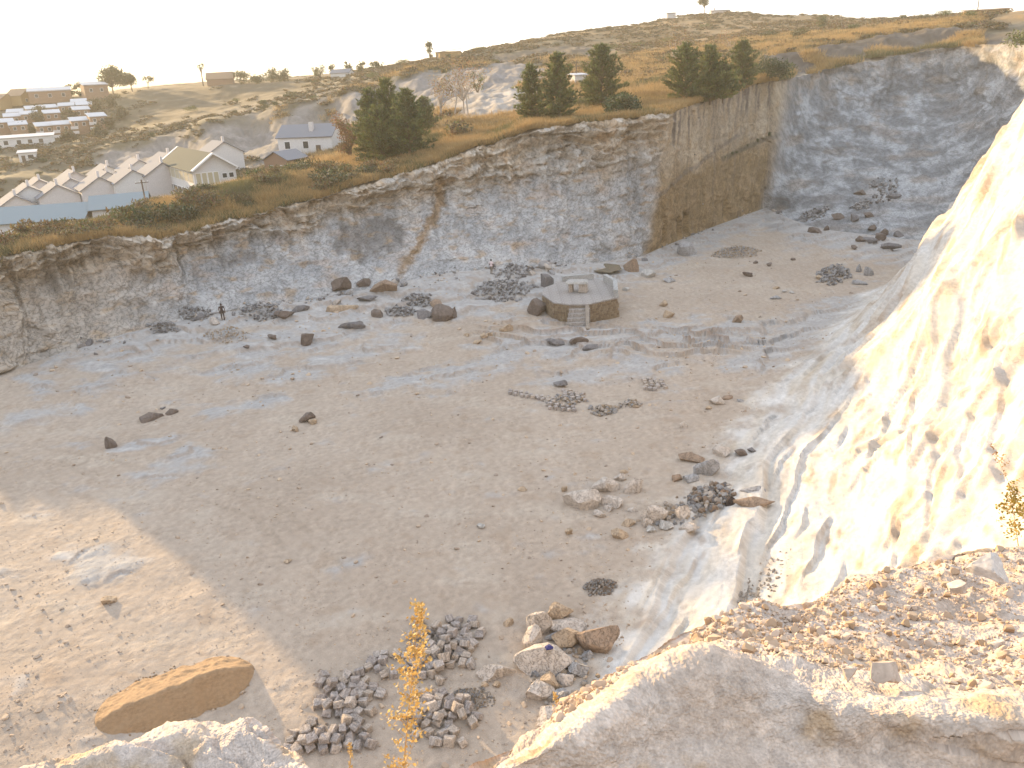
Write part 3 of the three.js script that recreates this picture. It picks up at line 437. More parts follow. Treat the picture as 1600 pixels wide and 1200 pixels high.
// px, py of the stone's foot in the photograph, width and height there, stone, label, and the proportion of depth to width
const stones = [
  [479, 538, 24, 19, 'dark', 'dark brown boulder standing alone on the sand, nearest the cliff end', 0.9], [481, 660, 30, 20, 'dark', 'dark boulder with two tan stones at its foot, mid floor', 0.9], [486, 663, 17, 9, 'tan', 'tan flat stone touching the dark mid-floor boulder', 0.7], [462, 675, 13, 10, 'tan', 'small tan stone left of the dark mid-floor boulder', 1],
  [236, 657, 36, 15, 'dark', 'larger flat dark rock of the close pair on the left floor', 0.7], [268, 648, 20, 11, 'dark', 'smaller dark rock of the close pair on the left floor', 0.9], [253, 640, 9, 4, 'dark2', 'tiny dark chip behind the close pair of rocks', 1],
  [170, 700, 21, 26, 'dark', 'upright dark stone standing at the left edge of the floor', 0.8], [690, 502, 40, 30, 'dark', 'biggest dark boulder beside the grey rubble heap', 0.9], [662, 496, 30, 17, 'dark2', 'slate dark wedge leaning left of the biggest boulder', 0.8], [680, 480, 26, 14, 'brown', 'brown block lying behind the biggest boulder', 0.9], [707, 498, 13, 20, 'dark', 'narrow dark stone at the right of the biggest boulder', 1],
  [588, 496, 18, 14, 'dark', 'small dark cube-like stone left of the grey rubble', 1], [533, 456, 30, 24, 'dark', 'dark slab propped up under the black stain on the cliff', 0.6], [565, 450, 25, 14, 'dark', 'dark rounded boulder under the black stain', 0.9], [573, 471, 32, 9, 'dark2', 'low dark slab below the black stain', 0.6],
  [603, 458, 52, 24, 'brown', 'brown tilted slab at the lower end of the brown seam', 0.5], [528, 487, 62, 15, 'tan', 'long tan slab lying on the slope', 0.3], [470, 487, 36, 13, 'dark2', 'flat dark slab near the standing dark-clad person', 0.5], [445, 498, 34, 14, 'dark', 'second flat dark slab, lower on the slope', 0.5], [552, 515, 46, 15, 'dark2', 'wide slate outcrop block on the sand below the slabs', 0.5], [385, 545, 12, 5, 'dark', 'tiny dark stone below the tan gravel mound', 1], [424, 531, 14, 8, 'dark', 'small dark stone right of the tan gravel mound', 1],
  [792, 518, 22, 16, 'tan', 'round tan boulder left of the stone terrace', 0.9], [764, 525, 13, 9, 'tan', 'small tan stone, upper of the four in a chain', 1], [757, 530, 12, 8, 'tan', 'small tan stone, second in the chain of four', 1], [746, 537, 13, 8, 'tan', 'small tan stone, lowest in the chain of four', 1], [730, 526, 11, 8, 'tan', 'small tan stone, leftmost in the chain of four', 1],
  [842, 492, 34, 27, 'dark', 'dark boulder built against the left side of the terrace', 0.9], [853, 450, 24, 27, 'dark2', 'slate boulder behind the left corner of the terrace', 0.8], [1047, 497, 19, 15, 'tan', 'tan boulder right of the terrace, nearer of two', 0.9], [1038, 479, 14, 11, 'tan', 'tan boulder right of the terrace, farther of two', 0.9], [980, 455, 13, 7, 'white', 'whitish stone just behind the terrace parapet', 0.9],
  [1017, 434, 26, 18, 'white', 'large whitish block at the foot of the ochre wall', 0.8], [1046, 441, 20, 11, 'grey', 'grey block right of the whitish block', 0.8], [985, 424, 30, 24, 'brown', 'brown rock beside the pool below the ochre wall', 0.8], [1075, 400, 30, 26, 'grey', 'grey rounded rock leaning on the ochre wall', 0.8], [1154, 504, 17, 15, 'brown', 'pointed brown stone alone on the channel floor', 0.9],
  [1168, 432, 18, 10, 'dark', 'low dark stone on the channel floor', 0.7], [1214, 468, 18, 6, 'grey', 'flat grey stone on the channel floor', 0.6], [1214, 452, 11, 6, 'tan', 'small tan stone, left of the light trio', 1], [1228, 457, 9, 5, 'white', 'small whitish stone, middle of the light trio', 1], [1237, 459, 8, 4, 'white', 'small whitish stone, right of the light trio', 1], [1182, 412, 8, 5, 'dark', 'tiny dark stone far up the channel', 1], [1202, 416, 10, 6, 'dark', 'tiny dark stone beside another, far up the channel', 1], [1240, 407, 8, 6, 'dark', 'lone tiny dark stone far up the channel', 1],
  [1346, 378, 18, 12, 'dark', 'dark block, leftmost of the rear boulder row', 0.9], [1362, 382, 26, 9, 'dark2', 'flat dark block in the rear boulder row', 0.6], [1376, 374, 17, 13, 'dark', 'dark block standing in the rear boulder row', 0.9], [1392, 391, 34, 13, 'dark2', 'broad dark slab, lowest of the rear boulder row', 0.6], [1335, 390, 11, 6, 'dark', 'small dark stone below the rear boulder row', 1], [1366, 363, 16, 10, 'dark', 'dark boulder above the rear boulder row', 0.9], [1384, 368, 16, 10, 'dark', 'second dark boulder above the rear boulder row', 0.9], [1405, 372, 18, 11, 'dark2', 'dark boulder at the right end of the rear row', 0.9], [1275, 364, 20, 12, 'dark', 'dark boulder at the foot of the rear face', 0.9], [1292, 360, 8, 10, 'dark', 'thin dark upright stone near the rear face', 0.8], [1310, 343, 22, 10, 'dark', 'dark flat rock under the rear face', 0.7], [1337, 348, 14, 13, 'dark2', 'pointed dark rock under the rear face', 0.8], [1358, 340, 18, 9, 'dark', 'dark rock right of the pointed one', 0.8], [1345, 306, 18, 8, 'dark', 'dark rock high on the rear apron', 0.7], [1400, 312, 26, 7, 'dark2', 'long dark rock high on the rear apron', 0.5],
  [1357, 430, 16, 20, 'grey', 'grey tilted slab right of the channel rubble heap', 0.4], [1342, 425, 9, 16, 'grey', 'upright narrow grey stone by the channel rubble heap', 0.6], [1347, 445, 26, 8, 'grey', 'flat grey slab by the channel rubble heap', 0.5], [1282, 437, 20, 8, 'tan', 'tan stone left of the channel rubble heap', 0.8],
  [912, 796, 56, 36, 'pale', 'largest pale pink boulder on the mid floor', 0.75], [948, 768, 40, 24, 'pale', 'pale boulder directly behind the largest pink boulder', 0.7], [958, 792, 32, 18, 'pale', 'pale wedge right of the largest pink boulder', 0.7], [993, 771, 28, 24, 'pale', 'rounded pale boulder, right of the pale group', 0.8], [969, 752, 18, 12, 'pale', 'pale flat stone behind the pale boulder group', 0.7], [976, 740, 12, 7, 'tan', 'small tan stone at the back of the pale group', 0.8], [938, 810, 18, 11, 'pale', 'small pale stone in front of the largest pink boulder', 0.9], [953, 799, 14, 8, 'pale', 'little pale chip between two pale boulders', 0.9], [882, 769, 10, 10, 'tan', 'small tan upright stone left of the pale group', 0.8], [815, 767, 17, 7, 'tan', 'flat tan stone alone on the bare floor', 0.7], [966, 842, 30, 19, 'tan', 'tan wedge lying in front of the pale blocks', 0.7], [888, 836, 12, 12, 'tan', 'little tan stone standing apart on the floor', 0.8],
  [1028, 820, 42, 30, 'pale', 'big pale block left of the broken slabs', 0.8], [1065, 812, 26, 22, 'pale', 'squarish pale block among the broken slabs', 0.8], [1012, 824, 14, 18, 'pale', 'narrow pale block leaning on the big pale block', 0.7], [1046, 828, 26, 12, 'white', 'whitish slab between the pale blocks', 0.7], [1078, 832, 30, 13, 'pale', 'pale flat block at the front of the broken slabs', 0.7], [1020, 832, 16, 8, 'white', 'small whitish block in front of the big pale block', 0.8], [985, 822, 24, 12, 'tan', 'tan block left of the pale blocks', 0.8], [990, 800, 14, 9, 'pale', 'small pale stone behind the tan block', 0.8],
  [1110, 742, 42, 26, 'grey', 'large grey-pink slab tilted on the slope foot', 0.6], [1084, 722, 40, 12, 'brown', 'brown flat slab under the tilted grey slab', 0.5], [1127, 712, 28, 18, 'pale', 'pale block at the top of the slope-foot rocks', 0.8], [1080, 754, 24, 13, 'grey', 'grey block below the tilted slab', 0.8], [1060, 752, 16, 12, 'brown', 'brown block left of the grey block below the slab', 0.8], [1160, 710, 22, 9, 'dark', 'dark loose stone right of the slope-foot rocks', 0.8], [1175, 706, 14, 7, 'dark2', 'small slate stone right of the slope-foot rocks', 0.8], [1182, 796, 58, 15, 'brown', 'long brown-pink slab lying by the charred stone', 0.5], [1178, 775, 34, 13, 'grey', 'grey slab behind the long brown-pink slab', 0.6], [1143, 790, 20, 20, 'char', 'charred black stone in the rubble', 0.8], [1120, 632, 28, 13, 'pale', 'pale block near the foot of the bright slope', 0.7], [1138, 624, 18, 6, 'brown', 'thin brown slab near the foot of the bright slope', 0.6], [1158, 628, 12, 6, 'grey', 'small grey stone near the foot of the bright slope', 0.7],
  [843, 990, 34, 48, 'pale', 'tall pale slab at the top of the foreground rock pile', 0.4], [872, 970, 36, 26, 'tan', 'tan wedge at the top right of the foreground pile', 0.7], [886, 987, 58, 14, 'pale', 'long pale flat slab in the foreground pile', 0.5], [888, 1012, 38, 28, 'tan', 'tan block in the middle of the foreground pile', 0.8], [930, 1022, 58, 38, 'brown', 'large brown slab at the right of the foreground pile', 0.6], [832, 1016, 26, 40, 'pale', 'pale leaning slab at the left of the foreground pile', 0.5], [858, 1052, 84, 44, 'pale', 'biggest pale block with a blue cloth on it', 0.6], [772, 1062, 64, 28, 'pale', 'long pale brick-shaped block left of the foreground pile', 0.45], [842, 1094, 40, 28, 'pale', 'pale block low in the foreground pile', 0.7], [858, 1078, 28, 26, 'tan', 'tan rounded block low in the foreground pile', 0.8], [902, 1056, 28, 22, 'grey', 'grey block right of the biggest pale block', 0.8], [885, 1070, 30, 16, 'pale', 'small pale slab below the biggest pale block', 0.7], [868, 1130, 64, 24, 'pale', 'pale slab lowest in the foreground pile', 0.5], [898, 1108, 30, 26, 'tan', 'tan block just above the lit ledge', 0.8], [880, 1094, 26, 16, 'grey', 'grey stone among the lowest blocks', 0.8], [812, 1036, 16, 12, 'grey', 'grey stone between long block and pile', 0.9], [797, 978, 20, 15, 'tan', 'round tan stone above the long pale block', 0.9], [757, 1074, 14, 10, 'tan', 'small tan stone under the long pale block', 0.9], [775, 1074, 14, 12, 'tan', 'another tan stone under the long pale block', 0.9], [920, 1030, 18, 12, 'grey', 'small grey stone under the large brown slab', 0.9], [870, 1002, 30, 12, 'grey', 'grey flat stone behind the biggest pale block', 0.6],
  [166, 944, 25, 13, 'tan', 'sunlit tan stone with a long shadow on the left floor', 0.8], [752, 826, 15, 7, 'white', 'whitish flat stone alone on the middle floor', 0.7], [447, 880, 16, 4, 'tan', 'flat tan patch of stone on the bare floor', 0.9], [875, 605, 24, 10, 'dark2', 'slate slab behind the laid stone blocks', 0.6], [905, 535, 30, 13, 'dark', 'dark broken slab in the stepped outcrop', 0.6], [920, 548, 30, 12, 'dark2', 'second dark slab, nearer, in the stepped outcrop', 0.6], [870, 541, 42, 11, 'dark2', 'slate slab left in the stepped outcrop', 0.6], [1068, 668, 12, 10, 'pale', 'small pale stone alone near the slope foot', 0.8], [1108, 640, 10, 6, 'tan', 'small tan stone among chips near the slope foot', 0.8]];
for (const [px, py, w, h, m, label, dp] of stones) {
  const pile = px > 800 && px < 960 && py > 930 ? 1.22 : px > 900 && px < 1200 && py > 690 ? 1.1 : 1, p = hit(px, py), L = p.t * pile, sx = w / FOC * L * 0.54, sy = h / FOC * L * 0.6, sz = sx * dp, big = w > 25;
  const o = mesh('boulder', rockGeo(sx, sy, Math.max(sz, sy * 0.5), big ? 18 : 13, w > 14 ? 4 : 2), M[m]); o.position.set(p.x, groundY(p.x, p.d + sz * 0.6) + sy * 0.5, -(p.d + sz * 0.6)); o.rotation.y = -Math.atan2(p.x, p.d) + rr(-0.35, 0.35); o.rotation.z = rr(-0.08, 0.08);
  tag(o, label, w > 16 ? 'boulder' : 'stone', w > 16 ? 'boulders lying in the quarry' : 'loose stones lying in the quarry');
}
// hewn blocks, roughly cubic with knocked corners
function blockGeo(a, b, c) {
  const g = new THREE.BoxGeometry(1, 1, 1, 3, 3, 3), p = g.attributes.position, v = new THREE.Vector3(), o = rr(0, 200), j = {}, e = 0.42;
  for (let i = 0; i < p.count; i++) { v.fromBufferAttribute(p, i); const q = [v.x, v.y, v.z].map((t) => Math.abs(t) > 0.4 ? Math.sign(t) * 0.5 : Math.sign(t) * e); const edge = q.filter((t) => Math.abs(t) > 0.45).length; const s = edge === 3 ? 0.9 : edge === 2 ? 0.955 : 1; v.set(q[0] * s, q[1] * s, q[2] * s);
    const k = [Math.sign(v.x), Math.sign(v.y), Math.sign(v.z)].join(); j[k] = j[k] || [rr(-0.1, 0.1), rr(-0.1, 0.1), rr(-0.1, 0.1)]; const n = noise(v.x * 3 + o, v.y * 3, v.z * 3) * 0.07; p.setXYZ(i, (v.x + j[k][0] + n) * a, (v.y + j[k][1] + n) * b, (v.z + j[k][2] - n) * c); }
  stripUv(g); return boxUv(toCreasedNormals(mergeVertices(g), 0.55), 1, o);
}
const blocks = [...Array(12)].map(() => blockGeo(rr(0.31, 0.41), rr(0.27, 0.35), rr(0.32, 0.46)));
const blockMats = [[0.53, 0.46, 0.42], [0.60, 0.525, 0.47], [0.46, 0.405, 0.375], [0.60, 0.50, 0.415]].map((c, i) => stoneMat('hewn block ' + i, c));
let nBlocks = 0; const spare = [];
function putBlock(x, y, d, label, group, flat) {
  const i = Math.floor(rnd() * 12), m = blockMats[Math.floor(rnd() * 4)], rot = [flat ? 0 : rr(-0.5, 0.5), rr(0, 6.28), flat ? 0 : rr(-0.5, 0.5)];
  if (nBlocks >= 300) { const g = blocks[i].clone(); g.applyMatrix4(new THREE.Matrix4().compose(new THREE.Vector3(x, y, -d), new THREE.Quaternion().setFromEuler(new THREE.Euler(...rot)), new THREE.Vector3(1, 1, 1))); spare.push(g); return; }
  nBlocks++; const o = mesh('stone_block', blocks[i], m); o.position.set(x, y, -d); o.rotation.set(...rot); o.scale.setScalar(flat ? 0.78 : rr(0.78, 1)); if (flat) o.rotation.y = 0.15 + rr(-0.25, 0.25); tag(o, label, 'stone block', group);
}
// heaps: pixel of centre, half extents in pixels, layers
for (const [cx, cy, rx, ry, lay, label, group] of [[512, 1158, 76, 30, 2, 'grey block in the lowest heap beside the foreground rock', 'blocks of the lowest heap'], [541, 1092, 52, 42, 2, 'grey block in the small heap left of the golden weed', 'blocks of the heap left of the weed'], [692, 1012, 62, 50, 2, 'hewn block in the large heap behind the golden weed', 'blocks of the large heap behind the weed'], [597, 1036, 34, 24, 1, 'hewn block in the loose scatter left of the large heap', 'blocks scattered behind the weed'], [690, 1122, 62, 44, 2, 'brownish block in the heap right of the golden weed', 'blocks of the heap right of the weed']]) {
  const c = hit(cx, cy), e = hit(cx + rx, cy), u = hit(cx, cy - ry), w = hit(cx, cy + ry), ax = e.x - c.x, hy = (u.d - w.d) / 2, S = 0.46;
  for (let l = 0; l < lay; l++) for (let gy = -9; gy <= 9; gy++) for (let gx = -9; gx <= 9; gx++) {
    const x = (gx + 0.5 * (gy & 1) + rr(-0.2, 0.2) + 0.4 * l) * S, d = (gy + rr(-0.2, 0.2) + 0.3 * l) * S * 0.95, q = Math.hypot(x / ax, d / hy) + 0.45 * noise(x * 0.9 + cx, d * 0.9, 1);
    if (q > (l ? 0.62 : 1) || rnd() < (l ? 0.35 : 0.08)) continue; const X = c.x + x + d * (c.x / c.d), Dd = c.d + d; putBlock(X, groundY(X, Dd) + 0.12 + l * 0.27, Dd, label + (l ? ', lying on top' : q > 0.7 ? ', at its outer edge' : ', in its bottom layer'), group);
  }
}
// the blocks set out in rows on the middle floor
for (const [x0, y0, x1, y1, n, rows] of [[796, 612, 872, 628, 9, 2], [880, 612, 918, 618, 4, 4], [858, 634, 905, 640, 5, 2], [1004, 594, 1040, 598, 4, 4], [1006, 608, 1030, 612, 3, 1]])
  for (let r = 0; r < rows; r++) for (let i = 0; i < n; i++) { const p = hit(mix(x0, x1, (i + 0.3 * rnd()) / n), mix(y0, y1, i / n)), d = p.d - r * 0.5 + rr(-0.08, 0.08); putBlock(p.x, groundY(p.x, d) + 0.11, d, x0 > 1000 ? 'hewn stone block in the small square set on the middle floor' : 'hewn stone block in the rows set out on the middle floor', x0 > 1000 ? 'blocks of the small square set' : 'blocks set out in rows', true); }
if (spare.length) { const o = mesh('stone_block_rows', mergeGeometries(spare), blockMats[1]); tag(o, 'further hewn blocks of the rows on the middle floor', 'stone blocks', null, 'stuff'); }

// heaps of broken stone: many small chips each
const chipSrc = [...Array(6)].map(() => rockGeo(1, 0.8, 1, 6, 1, 0));
function rubble(name, cx, cy, rx, ry, n, size, mats, label, category, mound = 0.35) {
  const c = hit(cx, cy), e = hit(cx + rx, cy), u = hit(cx, cy - ry), w = hit(cx, cy + ry), ax = Math.abs(e.x - c.x), hy = Math.abs(u.d - w.d) / 2, out = mats.map(() => []), m4 = new THREE.Matrix4(), qt = new THREE.Quaternion();
  for (let i = 0; i < n; i++) {
    const a = rr(0, TAU), r = Math.pow(rnd(), 0.6) * (1 + 0.35 * noise(Math.cos(a) * 1.5 + cx, Math.sin(a) * 1.5)), x = Math.cos(a) * r * ax, d = Math.sin(a) * r * hy, X = c.x + x + d * (c.x / c.d), Dd = c.d + d, s = size * rr(0.6, 1.5);
    const g = chipSrc[i % 6].clone(); qt.setFromEuler(new THREE.Euler(rr(-1, 1), rr(0, 6), rr(-1, 1))); g.applyMatrix4(m4.compose(new THREE.Vector3(X, groundY(X, Dd) + s * 0.4 + mound * Math.max(0, 1 - r * r) * rr(0.5, 1), -Dd), qt, new THREE.Vector3(s, s * 0.8, s))); out[i % mats.length].push(g);
  }
  const o = new THREE.Group(); o.name = numbered(name); scene.add(o); out.forEach((l, i) => mesh('chips', mergeGeometries(l), mats[i], o)); tag(o, label, category, null, 'stuff');
}
const RG = [M.grey, M.dark2, M.grey], RP = [M.pale, M.grey, M.tan];
rubble('rubble_heap', 785, 455, 46, 17, 260, 0.17, RG, 'grey rubble heap in front of the person in the white shirt', 'rubble heap'); rubble('rubble_heap', 655, 470, 30, 10, 130, 0.15, RG, 'grey rubble behind the biggest dark boulder', 'rubble heap'); rubble('rubble_heap', 625, 487, 26, 8, 110, 0.15, RG, 'grey rubble left of the biggest dark boulder', 'rubble heap');
rubble('rubble_heap', 408, 490, 38, 14, 170, 0.14, RG, 'grey rubble right of the person in dark clothes', 'rubble heap'); rubble('rubble_heap', 305, 493, 26, 9, 120, 0.13, RG, 'grey rubble left of the person in dark clothes', 'rubble heap'); rubble('rubble_heap', 255, 512, 28, 7, 90, 0.13, RG, 'low grey rubble farthest left under the cliff', 'rubble heap'); rubble('rubble_heap', 1303, 430, 30, 15, 220, 0.15, [M.grey, M.grey, M.dark2], 'grey rubble heap on the channel floor', 'rubble heap');
rubble('rubble_heap', 1272, 335, 34, 8, 130, 0.18, RG, 'dark rubble under the rear face', 'rubble heap'); rubble('rubble_heap', 1345, 325, 24, 6, 80, 0.18, RG, 'dark rubble right of the rear apron', 'rubble heap'); rubble('rubble_heap', 800, 425, 30, 10, 70, 0.2, RG, 'loose grey stones right of the person in the white shirt', 'rubble heap', 0.1);
rubble('gravel_heap', 1150, 397, 42, 8, 420, 0.10, [M.tan, M.pale, M.grey], 'pale gravel heap under the ochre wall', 'gravel heap', 0.9); rubble('gravel_heap', 938, 918, 27, 12, 420, 0.05, [M.grey, M.pale, M.brown], 'small brown gravel heap above the foreground pile', 'gravel heap', 0.3); rubble('gravel_heap', 735, 1092, 36, 20, 420, 0.035, [M.grey, M.pale, M.tan], 'low gravel spill between block heap and rock pile', 'gravel heap', 0.08);
rubble('rubble_heap', 1110, 778, 42, 22, 150, 0.15, [M.grey, M.brown, M.dark2, M.pale], 'dark broken slabs around the charred stone', 'rubble heap', 0.2); rubble('rubble_heap', 1062, 800, 55, 20, 90, 0.13, RP, 'pale chips scattered among the pale blocks', 'rubble heap', 0.05); rubble('rubble_heap', 880, 1060, 50, 45, 90, 0.11, RP, 'pale chips between the blocks of the foreground pile', 'rubble heap', 0.05);
rubble('rubble_heap', 943, 642, 22, 9, 70, 0.14, RP, 'pale chips right of the laid blocks', 'rubble heap', 0.15); rubble('rubble_heap', 985, 632, 22, 6, 50, 0.12, RP, 'pale chips between the two sets of blocks', 'rubble heap', 0.1); rubble('rubble_heap', 880, 626, 34, 10, 110, 0.12, RP, 'broken chips inside the rows of blocks', 'rubble heap', 0.1); rubble('rubble_heap', 355, 522, 40, 14, 150, 0.08, [M.tan, M.pale], 'tan gravel mound in front of the person in dark clothes', 'gravel heap', 0.5); rubble('rubble_heap', 1380, 300, 40, 22, 70, 0.22, RG, 'dark stones strewn on the rear apron', 'rubble heap', 0.05);

{ // broken stone along the foot of the walls
  const out = [[], [], []]; for (let i = 0; i < 520; i++) { const t = rnd(), a = mix(-0.5, 0.33, t), rb = lerpTab(footTab, a, 1), r = rb + rr(-3.5, 1.5) * rnd() + (a > 0.18 && a < 0.29 ? -0.3 : 0), x = Math.sin(a) * r, d = Math.cos(a) * r; if (fbm(x / 6, d / 6, 91, 2) < -0.02) continue; const s = 0.09 * Math.pow(Math.max(0.02, rnd()), -0.5), g = chipSrc[i % 6].clone(); g.applyMatrix4(new THREE.Matrix4().compose(new THREE.Vector3(x, groundY(x, d) + s * 0.2, -d), new THREE.Quaternion().setFromEuler(new THREE.Euler(rr(-1, 1), rr(0, 6), rr(-1, 1))), new THREE.Vector3(s, s * 0.8, s))); out[i % 3].push(g); }
  const o = new THREE.Group(); o.name = numbered('wall_foot_rubble'); scene.add(o); out.forEach((l, i) => mesh('chips', mergeGeometries(l), [M.grey, M.pale, M.dark2][i], o)); tag(o, 'broken stone strewn along the foot of the quarry walls', 'rubble', null, 'stuff');
}
{ // stones washed into the gully beside the ledge
  const out = []; for (let i = 0; i < 170; i++) { const t = rnd(), p = hit(mix(1135, 1245, t) + rr(-22, 22), mix(950, 868, t) + rr(-16, 20)); if (p.t < 8) continue; const s = rr(0.025, 0.09), g = chipSrc[i % 6].clone(); g.applyMatrix4(new THREE.Matrix4().compose(new THREE.Vector3(p.x, p.y + s * 0.3, -p.d), new THREE.Quaternion().setFromEuler(new THREE.Euler(rr(-1, 1), rr(0, 6), rr(-1, 1))), new THREE.Vector3(s, s, s))); out.push(g); }
  tag(mesh('gully_rubble', mergeGeometries(out), M.pale), 'tan stones washed into the gully beside the ledge', 'rubble', null, 'stuff');
}
{ // loose pebbles all over the floor, too many to count
  const N = 9000, im = new THREE.InstancedMesh(rockGeo(1, 0.6, 1, 6, 1, 0), std('pebbles', [1, 1, 1], 1), N), m4 = new THREE.Matrix4(), qt = new THREE.Quaternion(), col = new THREE.Color(); let k = 0;
  while (k < N) { const px = rr(0, 1330), py = 400 + 800 * Math.pow(rnd(), 1.3), g = Gd(px, py); const dn = 0.5 + fbm(g.x / 6, g.d / 6, 3, 3) * 1.6 + (px > 850 && py > 560 ? 0.4 : 0); if (rnd() > dn || g.d > 125) continue; const [s] = sideOf(g.x, g.d); if (s > 1) continue;
    const r = 0.022 * Math.pow(Math.max(0.01, rnd()), -0.42) * (g.d > 60 ? 1.5 : 1); qt.setFromEuler(new THREE.Euler(rr(-0.5, 0.5), rr(0, 6), rr(-0.5, 0.5))); im.setMatrixAt(k, m4.compose(new THREE.Vector3(g.x, pitY(g.x, g.d) + r * 0.15, -g.d), qt, new THREE.Vector3(r, r, r))); const c = mix3([0.44, 0.34, 0.25], [0.22, 0.18, 0.15], Math.pow(rnd(), 2)); im.setColorAt(k, col.setRGB(...c)); k++; }
  im.name = 'pebbles'; im.castShadow = im.receiveShadow = true; scene.add(im); tag(im, 'loose pebbles strewn over the sandy quarry floor', 'pebbles', null, 'stuff');
}
const ledgeStoneA = std('warm ledge stone', [0.54, 0.43, 0.34], 1, { map: grainMap }), ledgeStoneB = std('pale ledge stone', [0.62, 0.56, 0.50], 1, { map: grainMap });
{ // pebbles on the ledge
  const N = 5200, im = new THREE.InstancedMesh(rockGeo(1, 0.75, 1, 6, 1, 0), mats['pebbles'], N), m4 = new THREE.Matrix4(), qt = new THREE.Quaternion(), col = new THREE.Color(), g = scene.getObjectByName('rock_ledge').geometry.attributes.position; let k = 0;
  while (k < N) { const u = Math.floor(rr(104, 488)), v = Math.floor(300 * rr(2.4, 4.95) / 7), i = v * 540 + u, x = g.getX(i), y = g.getY(i), z = g.getZ(i), r = 0.0034 * Math.pow(Math.max(0.012, rnd()), -0.42); qt.setFromEuler(new THREE.Euler(rr(-1, 1), rr(0, 6), rr(-1, 1))); im.setMatrixAt(k, m4.compose(new THREE.Vector3(x + rr(-0.01, 0.01), y + r * 0.25, z), qt, new THREE.Vector3(r, r, r))); const c = mix3([0.52, 0.42, 0.33], [0.36, 0.24, 0.14], rnd()); im.setColorAt(k, col.setRGB(...c)); k++; }
  im.name = 'ledge_pebbles'; im.castShadow = im.receiveShadow = true; scene.add(im); tag(im, 'small tan grit and pebbles in the hollow of the ledge', 'pebbles', null, 'stuff');
  for (const [px, py, w, label] of [[1498, 918, 34, 'whitish stone lying in the hollow of the ledge'], [1545, 895, 60, 'large pale rock at the outer edge of the ledge'], [1382, 1050, 46, 'knobbly pale stone sitting on the ledge crest'], [1325, 1055, 30, 'tan stone beside the knobbly one on the ledge crest'], [1555, 1010, 26, 'round pale stone on the right of the ledge hollow'], [1240, 1000, 44, 'rusty stone at the left of the ledge hollow'], [1365, 955, 18, 'small tan stone in the ledge hollow']]) {
    const p = Gd(px, py, H - (py > 1040 ? 1.52 : 2.0)), s = w / FOC * Math.hypot(p.x, p.d, 2) * 0.42, o = mesh('ledge_stone', rockGeo(s, s * 0.75, s * 0.8, 8, 4, 0.12), py > 1040 || w === 44 ? ledgeStoneA : ledgeStoneB); o.position.set(p.x, p.y + s * 0.25, -p.d); tag(o, label, 'stone', 'stones lying on the ledge');
  }
}
{ // heap of sand with a steep near side
  const c = Gd(272, 1078), nu = 130, nv = 70, pos = new Float32Array(nu * nv * 3), uv = new Float32Array(nu * nv * 2), e = Gd(385, 1030), w = Gd(168, 1108), ax = Math.hypot(e.x - w.x, e.d - w.d) / 2, ang = Math.atan2(e.d - w.d, e.x - w.x), mx = (e.x + w.x) / 2 + 0.1, md = (e.d + w.d) / 2 - 0.55;
  for (let j = 0; j < nv; j++) for (let i = 0; i < nu; i++) { const a = i / (nu - 1) * 2 - 1, b = j / (nv - 1) * 2 - 1, u = a * (ax + 0.35), v = b * 2.0, q = Math.pow(Math.abs(a), 2.6) , wv = (1.75 + 0.35 * noise(u * 0.8, 11) + 0.14 * noise(u * 3, 5)) * Math.sqrt(Math.max(0, 1 - q)) + 0.01, n = fbm(u / 1.2, v / 1.2, 5, 4);
    const x = mx + Math.cos(ang) * u - Math.sin(ang) * v, d = md + Math.sin(ang) * u + Math.cos(ang) * v; const cr = -0.42 + 0.22 * noise(u * 0.7, 3), vv = v / wv, e2 = -smax(-(1 + vv) / (1 + cr), -(1.05 - vv) / (1.05 - cr), 0.22); let h = 1.28 * Math.max(0, e2) * Math.pow(Math.max(0, 1 - Math.pow(Math.abs(a), 2.4)), 0.75) * (0.9 + 0.1 * a); h *= 1 + 0.22 * n; h += (h > 0.05 ? 0.09 : 0) * fbm(u * 2.2, v * 2.2, 4, 4);
    h += h > 0.1 ? 0.16 * ss(-0.3, 0.3, v) * fbm(u / 0.5, v / 0.5, 7, 3) : 0; const k = j * nu + i; pos.set([x, pitY(x, d) + h - 0.03, -d], k * 3); uv.set([u / 1.5, (v + h) / 1.5], k * 2); }
  const o = mesh('sand_heap', gridGeo(nv, nu, pos, null, uv), M.sand); tag(o, 'long heap of orange-brown sand in the low sun', 'sand heap');
  const cr = []; for (let i = 0; i < 240; i++) { const a = rr(0, TAU), t = rr(0.92, 1.02) + 0.3 * rnd() * rnd() * rnd(), u = Math.cos(a) * ax * t, v = Math.sin(a) * 1.75 * t, x = mx + Math.cos(ang) * u - Math.sin(ang) * v, d = md + Math.sin(ang) * u + Math.cos(ang) * v, s = rr(0.015, 0.06), g = chipSrc[i % 6].clone(); g.scale(s, s * 0.7, s); g.translate(x, pitY(x, d) + s * 0.3, -d); cr.push(g); } tag(mesh('sand_crumbs', mergeGeometries(cr), M.sand), 'crumbs of sand and clods round the foot of the sand heap', 'sand crumbs', null, 'stuff');
}
{ // dark pool below the ochre wall
  const s = new THREE.Shape(); for (let i = 0; i < 26; i++) { const a = i / 26 * TAU, r = 1 + 0.35 * noise(Math.cos(a) * 1.3 + 4, Math.sin(a) * 1.3); s[i ? 'lineTo' : 'moveTo'](Math.cos(a) * 1.7 * r, Math.sin(a) * 2.3 * r); }
  const p = hit(948, 420), m = struct('pool_water', new THREE.ShapeGeometry(s), std('murky water', [0.13, 0.10, 0.06], 0.25)); m.rotation.x = -Math.PI / 2; m.position.set(p.x, p.y + 0.12, -p.d);
}
